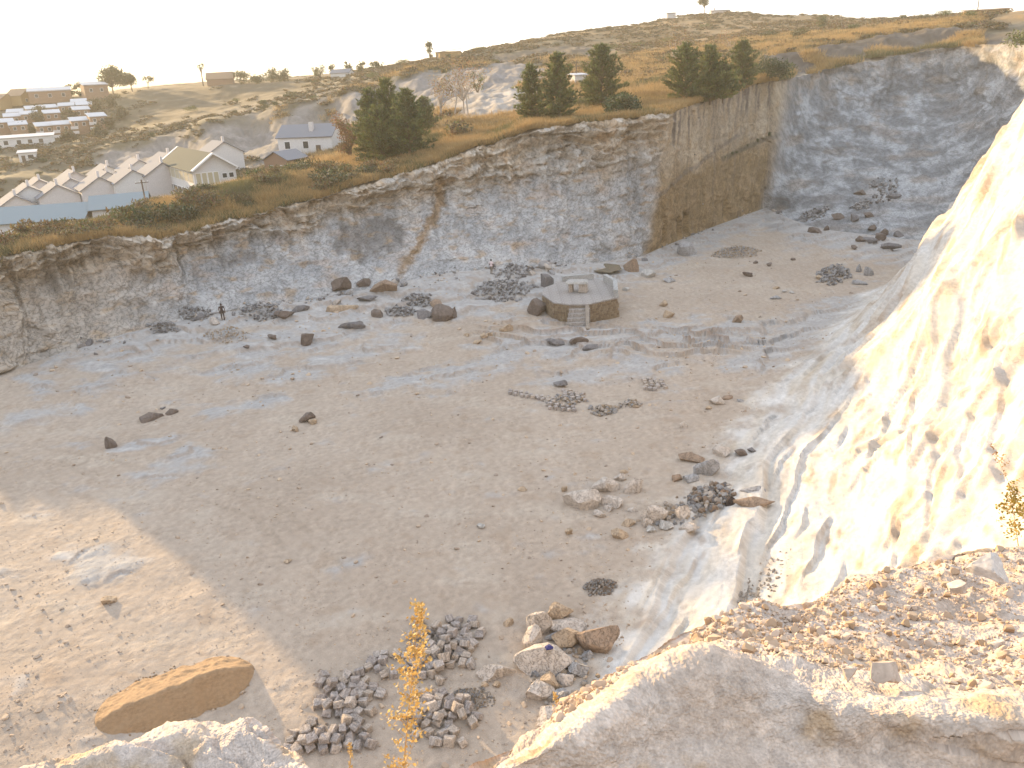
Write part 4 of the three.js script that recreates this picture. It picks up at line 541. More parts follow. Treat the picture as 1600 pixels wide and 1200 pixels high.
// ---------------------------------------------------------------- plants
class Leaves {                                           // many small faces with their own tint
  constructor() { this.p = []; this.c = []; }
  tri(a, b, c, k) { this.p.push(...a, ...b, ...c); this.c.push(...k, ...k, ...k); }
  leaf(o, dir, len, wid, k) {                             // a two-faced blade folded along its rib
    const d = dir.clone().normalize(), s = new THREE.Vector3(rr(-1, 1), rr(-1, 1), rr(-1, 1)).cross(d).normalize().multiplyScalar(wid), m = o.clone().addScaledVector(d, len * 0.5), t = o.clone().addScaledVector(d, len);
    this.tri(o.toArray(), m.clone().add(s).toArray(), t.toArray(), k); this.tri(o.toArray(), t.toArray(), m.clone().sub(s).toArray(), k);
  }
  needle(o, dir, len, wid, k) { const d = dir.clone().normalize(), s = new THREE.Vector3(rr(-1, 1), rr(-1, 1), rr(-1, 1)).cross(d).normalize().multiplyScalar(wid), t = o.clone().addScaledVector(d, len); this.tri(o.clone().add(s).toArray(), o.clone().sub(s).toArray(), t.toArray(), k); }
  geo() { const g = new THREE.BufferGeometry(); g.setAttribute('position', new THREE.Float32BufferAttribute(this.p, 3)); g.setAttribute('color', new THREE.Float32BufferAttribute(this.c, 3)); g.computeVertexNormals(); return g; }
}
const leafMat = new THREE.MeshPhysicalMaterial({ vertexColors: true, roughness: 0.85, transmission: 0.3, thickness: 0, side: THREE.DoubleSide }); leafMat.name = 'foliage';
const barkMat = std('bark', [0.14, 0.10, 0.07]), paleBark = std('pale bark', [0.36, 0.31, 0.26]);
const V = (x, y, z) => new THREE.Vector3(x, y, z);
function limb(a, b, r0, r1, n = 6) { const d = b.clone().sub(a), g = new THREE.CylinderGeometry(r1, r0, d.length(), n, 2); g.translate(0, d.length() / 2, 0); g.applyQuaternion(new THREE.Quaternion().setFromUnitVectors(V(0, 1, 0), d.clone().normalize())); g.translate(a.x, a.y, a.z); g.deleteAttribute('uv'); return g; }
const tint = (a, b) => { const t = rnd(), k = rr(0.75, 1.25); return mix3(a, b, t).map((q) => q * k); };
function pine(h, rad, lean = 0) {
  const L = new Leaves(), wood = [limb(V(0, -0.4, 0), V(lean, h * 0.95, 0), h * 0.022, h * 0.005, 7)], lev = Math.round(h * 2.6);
  for (let i = 0; i < lev; i++) {
    const t = 0.06 + 0.93 * i / lev, n = Math.round(mix(8, 4, t)), a0 = rr(0, 6);
    for (let k = 0; k < n; k++) {
      const a = a0 + k / n * TAU + rr(-0.3, 0.3), len = rad * Math.pow(1 - t, 0.58) * (0.78 + 0.3 * Math.sin(Math.PI * t)) * rr(0.5, 1.15) * (t < 0.12 ? 0.85 : 1) + 0.2, el = mix(0.15, 0.9, t) + rr(-0.15, 0.2), o = V(lean * t, h * t, 0), dir = V(Math.cos(a) * Math.cos(el), Math.sin(el), Math.sin(a) * Math.cos(el));
      if (len > 0.7) wood.push(limb(o, o.clone().addScaledVector(dir, len * 0.9), 0.045, 0.012, 4));
      const nt = Math.max(3, Math.round(len * 5.5)), c = tint([0.06, 0.085, 0.024], [0.17, 0.18, 0.05]);
      for (let q = 0; q < nt; q++) { const f = 0.25 + 0.75 * (q + rnd()) / nt, sp = V(rr(-1, 1), rr(-0.4, 0.7), rr(-1, 1)).multiplyScalar(0.26 * len / rad + 0.12), at = o.clone().addScaledVector(dir, len * f).add(sp); for (let z = 0; z < 9; z++) L.needle(at, V(dir.x * 0.8 + rr(-0.9, 0.9), 0.55 + rr(-0.5, 0.8), dir.z * 0.8 + rr(-0.9, 0.9)), rr(0.3, 0.6), 0.06, c.map((v) => v * rr(0.8, 1.2))); }
    }
  }
  return { wood: mergeGeometries(wood), crown: L.geo() };
}
function broad(h, w, o = {}) {                            // trunk, limbs and a lumpy crown with gaps
  const { base = 0.3, n = 2200, lobes = 9, c0 = [0.05, 0.065, 0.02], c1 = [0.10, 0.105, 0.035], size = 0.34, spread = 0.42, stems = 1 } = o, L = new Leaves(), wood = [], cs = [];
  for (let s = 0; s < stems; s++) wood.push(limb(V(rr(-0.1, 0.1) * s * w, -0.4, rr(-0.1, 0.1) * s * w), V(rr(-0.12, 0.12) * w, h * (base + 0.15), rr(-0.1, 0.1) * w), h * 0.028 / Math.sqrt(stems), h * 0.014 / Math.sqrt(stems), 6));
  for (let i = 0; i < lobes; i++) { const a = rr(0, 6.28), r = Math.sqrt(rnd()) * w * 0.34, y = h * mix(base + 0.08, 0.86, rnd()), sh = 1 - 0.45 * Math.abs((y / h - base) / (1 - base) - 0.45), c = V(Math.cos(a) * r * sh, y, Math.sin(a) * r * sh); cs.push([c, w * rr(0.16, 0.28) * (spread / 0.42), tint(c0, c1)]); wood.push(limb(V(0, h * base * 0.8, 0), c, h * 0.013, h * 0.004, 5)); }
  for (let i = 0; i < n; i++) { const [c, r, k] = cs[i % lobes], v = V(rr(-1, 1), rr(-1, 1), rr(-1, 1)); if (v.length() > 1) { i--; continue; } v.normalize().multiplyScalar(r * Math.pow(rnd(), 0.4)); v.y *= 0.8; L.leaf(c.clone().add(v), V(rr(-1, 1), rr(-0.6, 1), rr(-1, 1)), size * rr(0.6, 1.2), size * 0.22, k.map((q) => q * rr(0.75, 1.25))); }
  return { wood: mergeGeometries(wood), crown: L.geo() };
}
function bush(w, h, n, c0, c1, size = 0.28) { const L = new Leaves(), lob = [...Array(6)].map(() => [V(rr(-0.3, 0.3) * w, rr(0.25, 0.6) * h, rr(-0.3, 0.3) * w), rr(0.22, 0.36) * w, tint(c0, c1)]); for (let i = 0; i < n; i++) { const [c, r, k] = lob[i % 6], v = V(rr(-1, 1), rr(-1, 1), rr(-1, 1)).normalize().multiplyScalar(r * Math.pow(rnd(), 0.35)); v.y *= h / w * 0.9; const p = c.clone().add(v); if (p.y < 0) p.y = rr(0, 0.1); L.leaf(p, V(rr(-1, 1), rr(-0.2, 1.2), rr(-1, 1)), size * rr(0.6, 1.3), size * 0.2, k.map((q) => q * rr(0.75, 1.25))); } return L.geo(); }
function footOn(px, py, d) { const p = P(px, py, d); return { x: p.x, d, y: land(p.x, d), want: p.y }; }
function plantTree(name, kit, px, py, d, label, cat, group, wood = barkMat) {
  const p = footOn(px, py, d), o = thing(name, p.x, p.y - 0.15, p.d, rr(0, 6)); mesh('trunk', kit.wood, wood, o); mesh('crown', kit.crown, leafMat, o); tag(o, label, cat, group); return o;
}
const PX = (px, d) => px * d / FOC * 1.04;                // pixels to metres at a depth
for (const [px, py, top, hw, d, label] of [[583, 243, 150, 28, 119, 'tall slim pine at the back left of the four-pine clump'], [614, 245, 143, 30, 118, 'tall slim pine at the back centre of the four-pine clump'], [598, 256, 178, 36, 112, 'broad dark pine at the front left of the four-pine clump'], [643, 255, 163, 34, 111, 'full rounded pine at the front right of the four-pine clump'], [664, 184, 133, 20, 135, 'single dark pine behind the four-pine clump'],
  [831, 190, 114, 22, 116, 'loose-crowned pine left of the tallest pine above the cliff'], [874, 192, 100, 27, 113, 'tallest pointed pine in the middle of the cliff edge'], [940, 172, 88, 32, 124, 'wide pine right of the tallest cliff-edge pine'], [1072, 138, 62, 32, 120, 'left pine of the big cluster above the ochre wall'], [1110, 135, 62, 28, 122, 'central pine of the big cluster above the ochre wall'], [1130, 140, 92, 24, 122, 'low pine at the right of the cluster, above the dripping wall'], [1160, 108, 46, 24, 134, 'slender tall pine behind the cluster above the ochre wall']])
  { const h = PX(py - top, d), k = pine(h, PX(hw, d) * 1.25, rr(-0.3, 0.3)); plantTree('pine_tree', k, px, py, d, label, 'pine tree', 'pines along the cliff top'); }
for (const [px, py, top, hw, d, label] of [[970, 176, 132, 27, 112, 'round dark pine bush at the cliff edge'], [1207, 150, 105, 26, 141, 'dark bush hanging over the corner of the ochre wall']])
  { const p = footOn(px, py, d), o = thing('pine_bush', p.x, p.y - 0.2, d); const w = PX(hw * 2, d), h = PX(py - top, d); mesh('foliage', bush(w, h, 2600, [0.030, 0.048, 0.016], [0.07, 0.085, 0.025], 0.4), leafMat, o); tag(o, label, 'bush'); }
const BROWN = { c0: [0.17, 0.10, 0.045], c1: [0.27, 0.165, 0.07] }, GOLD = { c0: [0.22, 0.14, 0.055], c1: [0.30, 0.20, 0.09] };
for (const [px, py, top, hw, d, o, label, wd] of [[545, 240, 168, 24, 126, { ...BROWN, n: 2400, base: 0.15, lobes: 12 }, 'dense rusty-brown tree left of the four-pine clump', 0], [725, 172, 92, 38, 150, { ...GOLD, n: 1500, base: 0.3, lobes: 12, stems: 3, spread: 0.5 }, 'golden-brown bare-stemmed tree between the pine groups', 1], [690, 178, 118, 24, 152, { ...GOLD, n: 500, base: 0.35, stems: 2 }, 'thin golden tree left of the golden-brown tree', 1], [615, 158, 128, 22, 190, { ...BROWN, n: 900, base: 0.1 }, 'brown tree peeping over the four-pine clump', 0], [575, 165, 138, 16, 190, { ...BROWN, n: 700, base: 0.1 }, 'small brown tree left behind the four-pine clump', 0], [1055, 88, 44, 44, 190, { ...GOLD, n: 900, base: 0.15, stems: 4, spread: 0.5 }, 'leafless brown thicket tree behind the pine cluster', 1], [1142, 75, 46, 26, 205, { ...GOLD, n: 600, base: 0.15, stems: 3 }, 'thin brown tree behind the slender pine', 1], [745, 128, 94, 14, 180, { n: 700, base: 0.1 }, 'dark green tree right of the golden-brown tree', 0],
  [176, 142, 105, 24, 372, { n: 3200, base: 0.3, lobes: 16, size: 0.95, spread: 0.36 }, 'largest lacy tree on the left skyline', 0], [207, 141, 111, 15, 372, { n: 1600, base: 0.35, lobes: 11, size: 0.9, spread: 0.36 }, 'smaller lacy tree right of the largest skyline tree', 0], [232, 138, 121, 12, 372, { n: 260, base: 0.55, size: 0.7, stems: 3, spread: 0.3 }, 'thin umbrella-topped tree on the left skyline', 0], [317, 128, 94, 6, 365, { n: 160, base: 0.6, size: 0.7 }, 'single thin pole-like tree on the left skyline', 0], [380, 130, 114, 14, 356, { n: 800, base: 0.05, size: 0.8 }, 'first dense tree of the skyline grove', 0], [402, 129, 114, 12, 354, { n: 800, base: 0.05, size: 0.8 }, 'second dense tree of the skyline grove', 0], [424, 128, 109, 14, 352, { n: 800, base: 0.05, size: 0.8 }, 'third dense tree of the skyline grove', 0], [445, 127, 110, 14, 350, { n: 800, base: 0.05, size: 0.8 }, 'fourth dense tree of the skyline grove', 0], [500, 124, 104, 12, 330, { n: 500, base: 0.2, size: 0.7 }, 'loose tree left of the white skyline house', 0], [520, 122, 99, 5, 325, { n: 200, base: 0.4, size: 0.7 }, 'thin tree just left of the white skyline house', 0], [545, 118, 96, 6, 318, { n: 250, base: 0.4, size: 0.7 }, 'thin tree just right of the white skyline house', 0], [566, 114, 97, 9, 312, { n: 500, base: 0.1, size: 0.7 }, 'round tree on the slope right of the white skyline house', 0], [587, 110, 95, 11, 308, { n: 600, base: 0.1, size: 0.7 }, 'second round tree right of the white skyline house', 0], [673, 92, 65, 8, 290, { n: 700, base: 0.12, size: 0.6, lobes: 7 }, 'columnar tree beside the ochre skyline house', 0], [1100, 22, -4, 9, 382, { n: 700, base: 0.55, size: 0.8, lobes: 8 }, 'round-headed tree on the hill top', 0], [1285, 42, 22, 10, 260, { n: 700, base: 0.05, size: 0.6 }, 'dark round tree on the right-hand hill', 0], [72, 152, 136, 10, 385, { n: 500, base: 0.05, size: 0.8 }, 'dark tree behind the long brick house', 0], [90, 155, 140, 7, 385, { n: 400, base: 0.05, size: 0.8 }, 'dark tree right behind the long brick house', 0], [112, 152, 131, 6, 380, { n: 400, base: 0.05, size: 0.8 }, 'slim dark tree left of the brick block house', 0], [125, 152, 131, 8, 376, { n: 500, base: 0.05, size: 0.8 }, 'dark tree touching the brick block house', 0], ...[[40, 206, 300, 'below the middle row'], [52, 205, 300, 'beside the third lower house'], [172, 205, 296, 'right of the rightmost lower house'], [190, 196, 310, 'on the slope right of the lower row'], [178, 172, 335, 'right of the upper row'], [150, 178, 325, 'right of the middle row'], [112, 190, 318, 'between middle and lower rows'], [60, 190, 318, 'between second and third middle houses'], [160, 226, 272, 'right of the long white terrace'], [110, 228, 268, 'just right of the long white terrace'], [65, 182, 330, 'between the upper and middle rows']].map(([px, py, d, w]) => [px, py, py - 20, 13, d, { n: 700, base: 0.08, size: 0.8, c0: [0.05, 0.05, 0.02], c1: [0.10, 0.085, 0.035] }, 'dark bushy tree on the left hillside ' + w, 0])])
  plantTree('leafy_tree', broad(PX(py - top, d), PX(hw * 2, d), o), px, py, d, label, 'tree', 'leafy trees beyond the quarry', wd ? paleBark : barkMat);

const bushKinds = [bush(2.6, 1.7, 520, [0.055, 0.062, 0.02], [0.10, 0.095, 0.035]), bush(2.2, 1.5, 480, [0.13, 0.10, 0.045], [0.20, 0.14, 0.06]), bush(3.2, 1.9, 560, [0.07, 0.085, 0.02], [0.13, 0.135, 0.04]), bush(2.4, 1.2, 420, [0.10, 0.085, 0.04], [0.16, 0.12, 0.055]), bush(2.0, 1.8, 480, [0.05, 0.07, 0.02], [0.09, 0.10, 0.03])];
const namedBush = [[240, 312, 14, 112, 2, 'bright green round bush by the leaning pole'], [392, 262, 22, 122, 4, 'spiky green shrub right of the long-windowed hall'], [372, 262, 12, 126, 4, 'dark shrub at the corner of the long-windowed hall'], [440, 264, 20, 118, 2, 'green bush below the brick house'], [480, 262, 20, 116, 0, 'green bush below the white house'], [516, 258, 16, 116, 0, 'bush between white house and rusty tree'], [660, 240, 8, 112, 4, 'small dark bush at the foot of the pine clump'], [10, 352, 20, 98, 2, 'leftmost green bush before the long grey roof'], [46, 356, 16, 96, 2, 'green bush before the long grey roof'], [86, 352, 14, 98, 0, 'dark green bush beside the low white wall'], [120, 356, 20, 94, 2, 'yellow-green bush below the low white wall'], [140, 374, 16, 84, 2, 'yellow-green bush at the rim near the pale overhang'], [215, 378, 34, 86, 0, 'broad dark thicket on the left rim'], [275, 350, 30, 90, 0, 'dark thicket on the rim right of the broad one'], [330, 330, 26, 94, 3, 'dull thicket on the rim under the hall'], [520, 285, 30, 101, 0, 'dark green thicket on the rim below the rusty tree'], [1592, 135, 22, 135, 2, 'green bush at the right end of the skyline'], [1240, 62, 9, 230, 0, 'hedge shrub on the far right slope, first'], [1200, 66, 12, 225, 0, 'hedge shrub on the far right slope, second'], [1330, 50, 14, 215, 4, 'dark shrub on the right skyline'], [1250, 70, 12, 210, 0, 'dark shrub below the right skyline'], [1360, 48, 10, 215, 1, 'brown shrub on the right skyline'], [715, 218, 26, 120, 3, 'olive grass bush at the top of the cliff centre']];
for (const [px, py, hw, d, k, label] of namedBush) { const p = footOn(px, py, d), o = mesh('bush', bushKinds[k], leafMat), s = PX(hw * 2, d) / 2.5; o.position.set(p.x, p.y - 0.1 * s, -p.d); o.scale.set(s, s * rr(0.85, 1.1), s); o.rotation.y = rr(0, 6); tag(o, label, 'bush', 'bushes round the quarry'); }
{ // scrub on the slopes: sown where the ground is scrubby
  let n = 0, guard = 0; while (n < 170 && guard++ < 20000) { const a = rr(-0.56, 0.5), rim = lerpTab(rimTab, a, 1), r = (rim + 2) * Math.exp(rnd() * Math.log(330 / (rim + 2))), x = Math.sin(a) * r, d = Math.cos(a) * r, y = land(x, d); const dens = 0.15 + fbm(x / 12, d / 12, 44, 3) * 2 + (LAND.c[0] < 0.19 ? 0.35 : 0); if (rnd() > dens || LAND.rock > 0.6) continue; const far = r > 160; if (!far && r > 118 && a < -0.3) continue;
    const k = Math.floor(rnd() * 5), o = mesh('scrub_bush', bushKinds[k], leafMat), s = rr(0.5, 1.1) * (far ? 1.5 : 0.9); o.position.set(x, y - 0.15, -d); o.scale.set(s, s * rr(0.6, 1), s); o.rotation.y = rr(0, 6); n++;
    const where = far ? (a < -0.2 ? 'on the far left hillside' : a < 0.12 ? 'on the far hillside behind the pines' : 'on the far right hillside') : (a < -0.2 ? 'on the rim above the left cliff' : a < 0.17 ? 'on the grassy top above the middle cliff' : 'on the slope above the ochre wall'); const col = [0, 2, 4].includes(k) ? 'low green scrub bush ' : 'low dry brown scrub bush '; tag(o, col + where, 'bush', col.trim() + ' ' + where); }
}
for (let i = 0; i < 95; i++) { // dense thicket along the left rim
  const px = rr(-20, 640), a = Math.atan2(P(px, 340, 90).x, 90), rim = lerpTab(rimTab, a, 1), r = rim + 1.2 + Math.pow(rnd(), 1.3) * (px < 360 ? 20 : 12), x = Math.sin(a) * r, d = Math.cos(a) * r, y = land(x, d), k = [1, 1, 3, 3, 0, 1, 3][i % 7], o = mesh('thicket_bush', bushKinds[k], leafMat), s = rr(0.6, 1.4);
  o.position.set(x, y - 0.1, -d); o.scale.set(s, s * rr(0.7, 1.2), s); o.rotation.y = rr(0, 6); const c = k === 0 || k === 4 ? 'dark green' : 'dry brown', w = px < 210 ? 'in front of the long grey roof' : px < 380 ? 'in front of the hall' : 'below the brick and white houses'; tag(o, c + ' thicket bush on the left rim ' + w, 'bush', c + ' thicket ' + w);
}
{ // dry grass
  const T = (n, h, c0, c1) => { const L = new Leaves(); for (let i = 0; i < n; i++) L.needle(V(rr(-0.4, 0.4), -0.05, rr(-0.4, 0.4)), V(rr(-0.5, 0.5), 1, rr(-0.5, 0.5)), h * rr(0.6, 1.2), 0.022, tint(c0, c1)); return L.geo(); };
  const sets = [['dry_grass', T(26, 0.75, [0.36, 0.23, 0.09], [0.48, 0.33, 0.14]), 'dry golden grass on the land above the cliffs', 26000], ['green_grass', T(24, 0.6, [0.10, 0.105, 0.035], [0.19, 0.155, 0.06]), 'dull green grass and herbs on the land above the cliffs', 12000]];
  for (const [name, geo, label, N] of sets) { const im = new THREE.InstancedMesh(geo, leafMat, N), m4 = new THREE.Matrix4(), qt = new THREE.Quaternion(); let k = 0, guard = 0; while (k < N && guard++ < N * 12) { const a = rr(-0.58, 0.5), rim = lerpTab(rimTab, a, 1), r = (rim + 0.8) * Math.exp(Math.pow(rnd(), 1.6) * Math.log(240 / rim)), x = Math.sin(a) * r, d = Math.cos(a) * r; const q = fbm(x / 9, d / 9, 44, 3); if ((name === 'dry_grass') !== (q + rr(-0.15, 0.15) < (a < -0.13 ? 0.05 : 0.1))) continue; const y = land(x, d); if (LAND.grass < 0.35 || rnd() < LAND.rock * 1.4) continue; const s = rr(0.7, 1.5) * (r > 130 ? 1.5 : 1); qt.setFromEuler(new THREE.Euler(0, rr(0, 6), 0)); im.setMatrixAt(k++, m4.compose(new THREE.Vector3(x, y, -d), qt, new THREE.Vector3(s * 1.3, s * rr(0.6, 1.1), s * 1.3))); } im.count = k; im.name = name; im.castShadow = im.receiveShadow = true; scene.add(im); tag(im, label, 'grass', null, 'stuff'); }
}
{ // low scrub that covers the far hills, one mass
  const N = 9000, im = new THREE.InstancedMesh(bush(1.8, 0.9, 46, [0.075, 0.066, 0.03], [0.15, 0.115, 0.055], 0.6), leafMat, N), m4 = new THREE.Matrix4(), qt = new THREE.Quaternion(); let k = 0, guard = 0;
  while (k < N && guard++ < 90000) { const a = rr(-0.6, 0.52), r = Math.max(150, lerpTab(rimTab, a, 1) + 6) * Math.exp(rnd() * Math.log(2.7)), x = Math.sin(a) * r, d = Math.cos(a) * r, y = land(x, d); if (rnd() > 0.35 + 1.5 * fbm(x / 22, d / 22, 80, 3) + (LAND.grass > 0.6 ? 0.15 : 0) - 0.55 * ss(0.4, 0.75, LAND.field) || LAND.rock > 0.5) continue; const s = rr(0.6, 1.6); qt.setFromEuler(new THREE.Euler(0, rr(0, 6), 0)); im.setMatrixAt(k++, m4.compose(new THREE.Vector3(x, y - 0.1, -d), qt, new THREE.Vector3(s, s * rr(0.5, 1), s))); }
  im.count = k; im.name = 'hill_scrub'; im.castShadow = im.receiveShadow = true; scene.add(im); tag(im, 'low olive and brown scrub covering the far hills', 'scrub', null, 'stuff');
}
{ // small plants rooted on the ledge of the ochre wall
  let n = 0; for (const [px, py, d, s] of [[1131, 246, 127, 0.3], [1143, 241, 129, 0.42], [1150, 238, 130.3, 0.3], [1166, 228, 134, 0.35], [1182, 221, 137.5, 0.5], [1190, 216, 139, 0.4], [1200, 212, 141, 0.6], [1214, 206, 144, 0.5], [1216, 262, 144, 0.5], [1205, 300, 141.5, 0.4]]) { const p = P(px, py, d), o = mesh('ledge_plant', bushKinds[4], leafMat); o.position.set(p.x + 0.1, p.y - 0.2, -p.d); o.scale.setScalar(s); tag(o, 'little dark plant growing along the crack of the ochre wall', 'plant', 'plants on the ochre wall'); }
}
// golden weed in front of the camera, and smaller stalks
const goldMat = new THREE.MeshPhysicalMaterial({ vertexColors: true, roughness: 0.8, transmission: 0.4, thickness: 0, side: THREE.DoubleSide }); goldMat.name = 'dry golden leaf'; const stemMat = std('dry stem', [0.42, 0.26, 0.09]);
function weed(px0, py0, px1, py1, dist, hw, n, label, leaf, c0, c1) {
  const sc = dist, A = P(px0, py0, dist), B = P(px1, py1, dist * 1.02), o = thing('dry_weed', A.x, A.y, A.d), top = V(B.x - A.x, B.y - A.y, -(B.d - A.d)), L = new Leaves(), st = [], W = hw / FOC * dist, bend = V(rr(-0.03, 0.03), 0, rr(-0.03, 0.03)); const at = (t) => top.clone().multiplyScalar(t).addScaledVector(bend, Math.sin(t * 3.1) * 0.5);
  for (let i = 0; i < 8; i++) st.push(limb(at(i / 8), at((i + 1) / 8), 0.0034 * (1 - i / 9), 0.0034 * (1 - (i + 1) / 9), 5));
  for (let i = 0; i < n; i++) { const t = Math.pow(rr(0.12, 1), 0.62), a = rr(0, TAU), env = 0.35 + 0.65 * Math.sin(Math.min(1, t * 1.05) * Math.PI) , len = W * env * rr(0.35, 1.1), b = at(t), tip = b.clone().add(V(Math.cos(a) * len, len * rr(0.2, 1.2), Math.sin(a) * len)); if (i % 2 === 0) st.push(limb(b, tip, 0.0011, 0.0006, 4)); for (let q = 0; q < 9; q++) { const f = rr(0.25, 1.05), p = b.clone().lerp(tip, f).add(V(rr(-1, 1), rr(-1, 1), rr(-1, 1)).multiplyScalar(leaf * 0.5)); L.leaf(p, V(rr(-1, 1), rr(-0.7, 1), rr(-1, 1)), leaf * rr(0.5, 1.15), leaf * 0.3, tint(c0, c1)); } }
  mesh('stem', mergeGeometries(st), stemMat, o); mesh('leaves', L.geo(), goldMat, o); tag(o, label, 'weed', 'dry weeds on the near edge');
}
const GC0 = [0.42, 0.26, 0.07], GC1 = [0.64, 0.47, 0.17];
weed(624, 1290, 656, 944, 2.5, 50, 105, 'tall golden dried weed standing in front of the block heaps', 0.019, GC0, GC1); weed(864, 1140, 866, 1082, 2.6, 8, 16, 'little golden stalk on the edge of the ledge', 0.010, GC0, GC1); weed(540, 1230, 547, 1160, 2.4, 6, 12, 'short golden stalk left of the tall golden weed', 0.010, GC0, GC1);
weed(1640, 905, 1548, 695, 4.2, 20, 26, 'thin reddish twig arching at the right edge', 0.014, [0.34, 0.17, 0.06], [0.46, 0.28, 0.10]); weed(1595, 880, 1578, 765, 4.0, 40, 50, 'green-gold leafy weed at the right edge of the ledge', 0.024, [0.26, 0.20, 0.03], [0.42, 0.30, 0.06]);
// ---------------------------------------------------------------- buildings
const B = {
  white: std('white plaster', [0.80, 0.78, 0.76], 0.9, { map: grainMap }), offwhite: std('pinkish plaster', [0.74, 0.69, 0.67], 0.9, { map: grainMap }), greyRoof: std('grey sheet roof', [0.19, 0.195, 0.215], 1), blueRoof: std('blue-grey sheet roof', [0.20, 0.24, 0.26], 1), greenRoof: std('green-grey roof', [0.04, 0.055, 0.05], 1), tin: std('pale tin roof', [0.46, 0.47, 0.49], 0.9), brick: std('red brick', [0.36, 0.23, 0.155], 0.95, { map: grainMap }), ochre: std('ochre wall', [0.42, 0.28, 0.13], 0.95, { map: grainMap }), fascia: std('white fascia', [0.78, 0.77, 0.75]), glass: std('window glass', [0.05, 0.055, 0.06], 0.15), warmGlass: std('curtained glass', [0.45, 0.40, 0.28], 0.3), wood: std('dark timber', [0.12, 0.085, 0.06]), thatch: std('brown tiled roof', [0.26, 0.18, 0.12]), orange: std('ridge orange paint', [0.55, 0.22, 0.10]),
};
const box = (w, h, l, x = 0, y = 0, z = 0) => { const g = new THREE.BoxGeometry(w, h, l); g.translate(x, y, z); return g; };
function gableBody(w, h, rh, l) { const s = new THREE.Shape(); s.moveTo(-w / 2, 0); s.lineTo(w / 2, 0); s.lineTo(w / 2, h); s.lineTo(0, h + rh); s.lineTo(-w / 2, h); const g = new THREE.ExtrudeGeometry(s, { depth: l, bevelEnabled: false }); g.translate(0, 0, -l / 2); return g; }
function roofSlabs(w, h, rh, l, ov = 0.35, th = 0.12) { const out = []; const a = Math.atan2(rh, w / 2), L = Math.hypot(w / 2, rh) + ov; for (const s of [-1, 1]) { const g = new THREE.BoxGeometry(L, th, l + 2 * ov); g.translate(s * L / 2, 0, 0); g.rotateZ(-s * a); g.translate(0, h + rh + th * 0.62, 0); out.push(g); } return mergeGeometries(out); }
// windows: [face, along, up, width, height, glass]; face: f front +z, b back, l left -x, r right +x
function house(name, label, cat, group, x, y, d, turn, { w, l, h, rh, wall = B.white, roof = B.greyRoof, wins = [], doors = [], chimney, trim, flat, ov }) {
  const o = thing(name, x, y, d, turn); mesh('wall', flat ? box(w, h, l, 0, h / 2, 0) : gableBody(w, h, rh, l), wall, o); let rf;
  if (flat) { const g = new THREE.BoxGeometry(w + 0.7, 0.16, l + 0.7); g.rotateX(0.05 + (rh || 0)); g.translate(0, h + 0.2 + (rh ? l * rh * 0.3 : 0), 0); rf = mesh('roof', g, roof, o); } else rf = mesh('roof', roofSlabs(w, h, rh, l, ov ?? 0.35), roof, o);
  if (chimney) mesh('chimney', box(...chimney), B.offwhite, rf);
  if (trim) for (const s of [1, -1]) mesh('bargeboard', (() => { const g = roofSlabs(w, h - 0.06, rh, 0.05, 0.38, 0.24); g.translate(0, -0.02, s * (l / 2 + 0.42)); return g; })(), trim, rf);
  const place = (f, u, v, W, Hh, t) => { const g = box(W, Hh, t); if (f === 'f') g.translate(u, v, l / 2); else if (f === 'b') g.translate(u, v, -l / 2); else { g.rotateY(Math.PI / 2); g.translate(f === 'l' ? -w / 2 : w / 2, v, u); } return g; };
  for (const [f, u, v, W, Hh, gl] of wins) { const fr = mesh('window', place(f, u, v, W + 0.16, Hh + 0.16, 0.10), B.fascia, o); mesh('pane', place(f, u, v, W, Hh, 0.14), gl || B.glass, fr); }
  for (const [f, u, W, Hh, m] of doors) mesh('door', place(f, u, Hh / 2, W, Hh, 0.14), m || B.wood, o);
  tag(o, label, cat, group); return o;
}
// white gabled houses in two rows behind the grey roof; [px, py of the apex, depth, label]
for (const [px, py, d, w, label] of [[0, 308, 144, 6.4, 'white gabled house cut by the left edge of the picture'], [21, 293, 148, 6.4, 'white gabled house, first full one from the left, front row'], [66, 291, 147, 6.4, 'white gabled house, second from the left, front row'], [132, 279, 149, 6.4, 'white gabled house, third from the left, front row'], [185, 268, 150, 6.6, 'white gabled house left of the leaning pole, front row'], [232, 256, 152, 6.6, 'white gabled house touching the long-windowed hall, front row'], [40, 283, 158, 6, 'white gabled house, leftmost of the second row'], [89, 281, 157, 6, 'white gabled house between the second and third front houses'], [147, 271, 159, 6, 'white gabled house just behind the third front house'], [197, 252, 162, 6.4, 'white gabled house behind the leaning pole'], [244, 242, 164, 6.4, 'white gabled house behind the left end of the hall'], [96, 270, 168, 6, 'white gabled house of the last row, left'], [149, 261, 170, 6, 'white gabled house of the last row, right'], [331, 223, 172, 7, 'white gabled house standing behind the roof of the hall']]) {
  const a = P(px, py, d), g = Math.min(land(a.x, d), a.y - 5), rh = w * 0.30, h = a.y - g - rh;
  const o = house('gabled_house', label, 'house', 'white gabled houses in rows', a.x, g, d + 4, 33 * D2R, { w, l: 8, h, rh, wall: px % 2 ? B.white : B.offwhite, roof: B.greyRoof, chimney: [0.42, 1.1, 0.5, 0.05, h + rh + 0.5, 3.2], wins: [['r', 2, h - 1.4, 0.8, 1.0]] });
}
function level(px, py, y) { const r = ray(px, py), t = (y - H) / r.y; return { x: r.x * t, y, d: r.d * t }; }
function longHouse(name, label, cat, pA, pB, y, w, rh, mat) { // given by the two ends of its ridge
  const a = level(...pA, y), b = level(...pB, y), l = Math.hypot(b.x - a.x, b.d - a.d), turn = Math.atan2(-(b.x - a.x), (b.d - a.d)) ; const cx = (a.x + b.x) / 2, cd = (a.d + b.d) / 2, g = Math.min(land(cx, cd), y - 3.5);
  return [cx, g, cd, turn, l, y - g - rh];
}
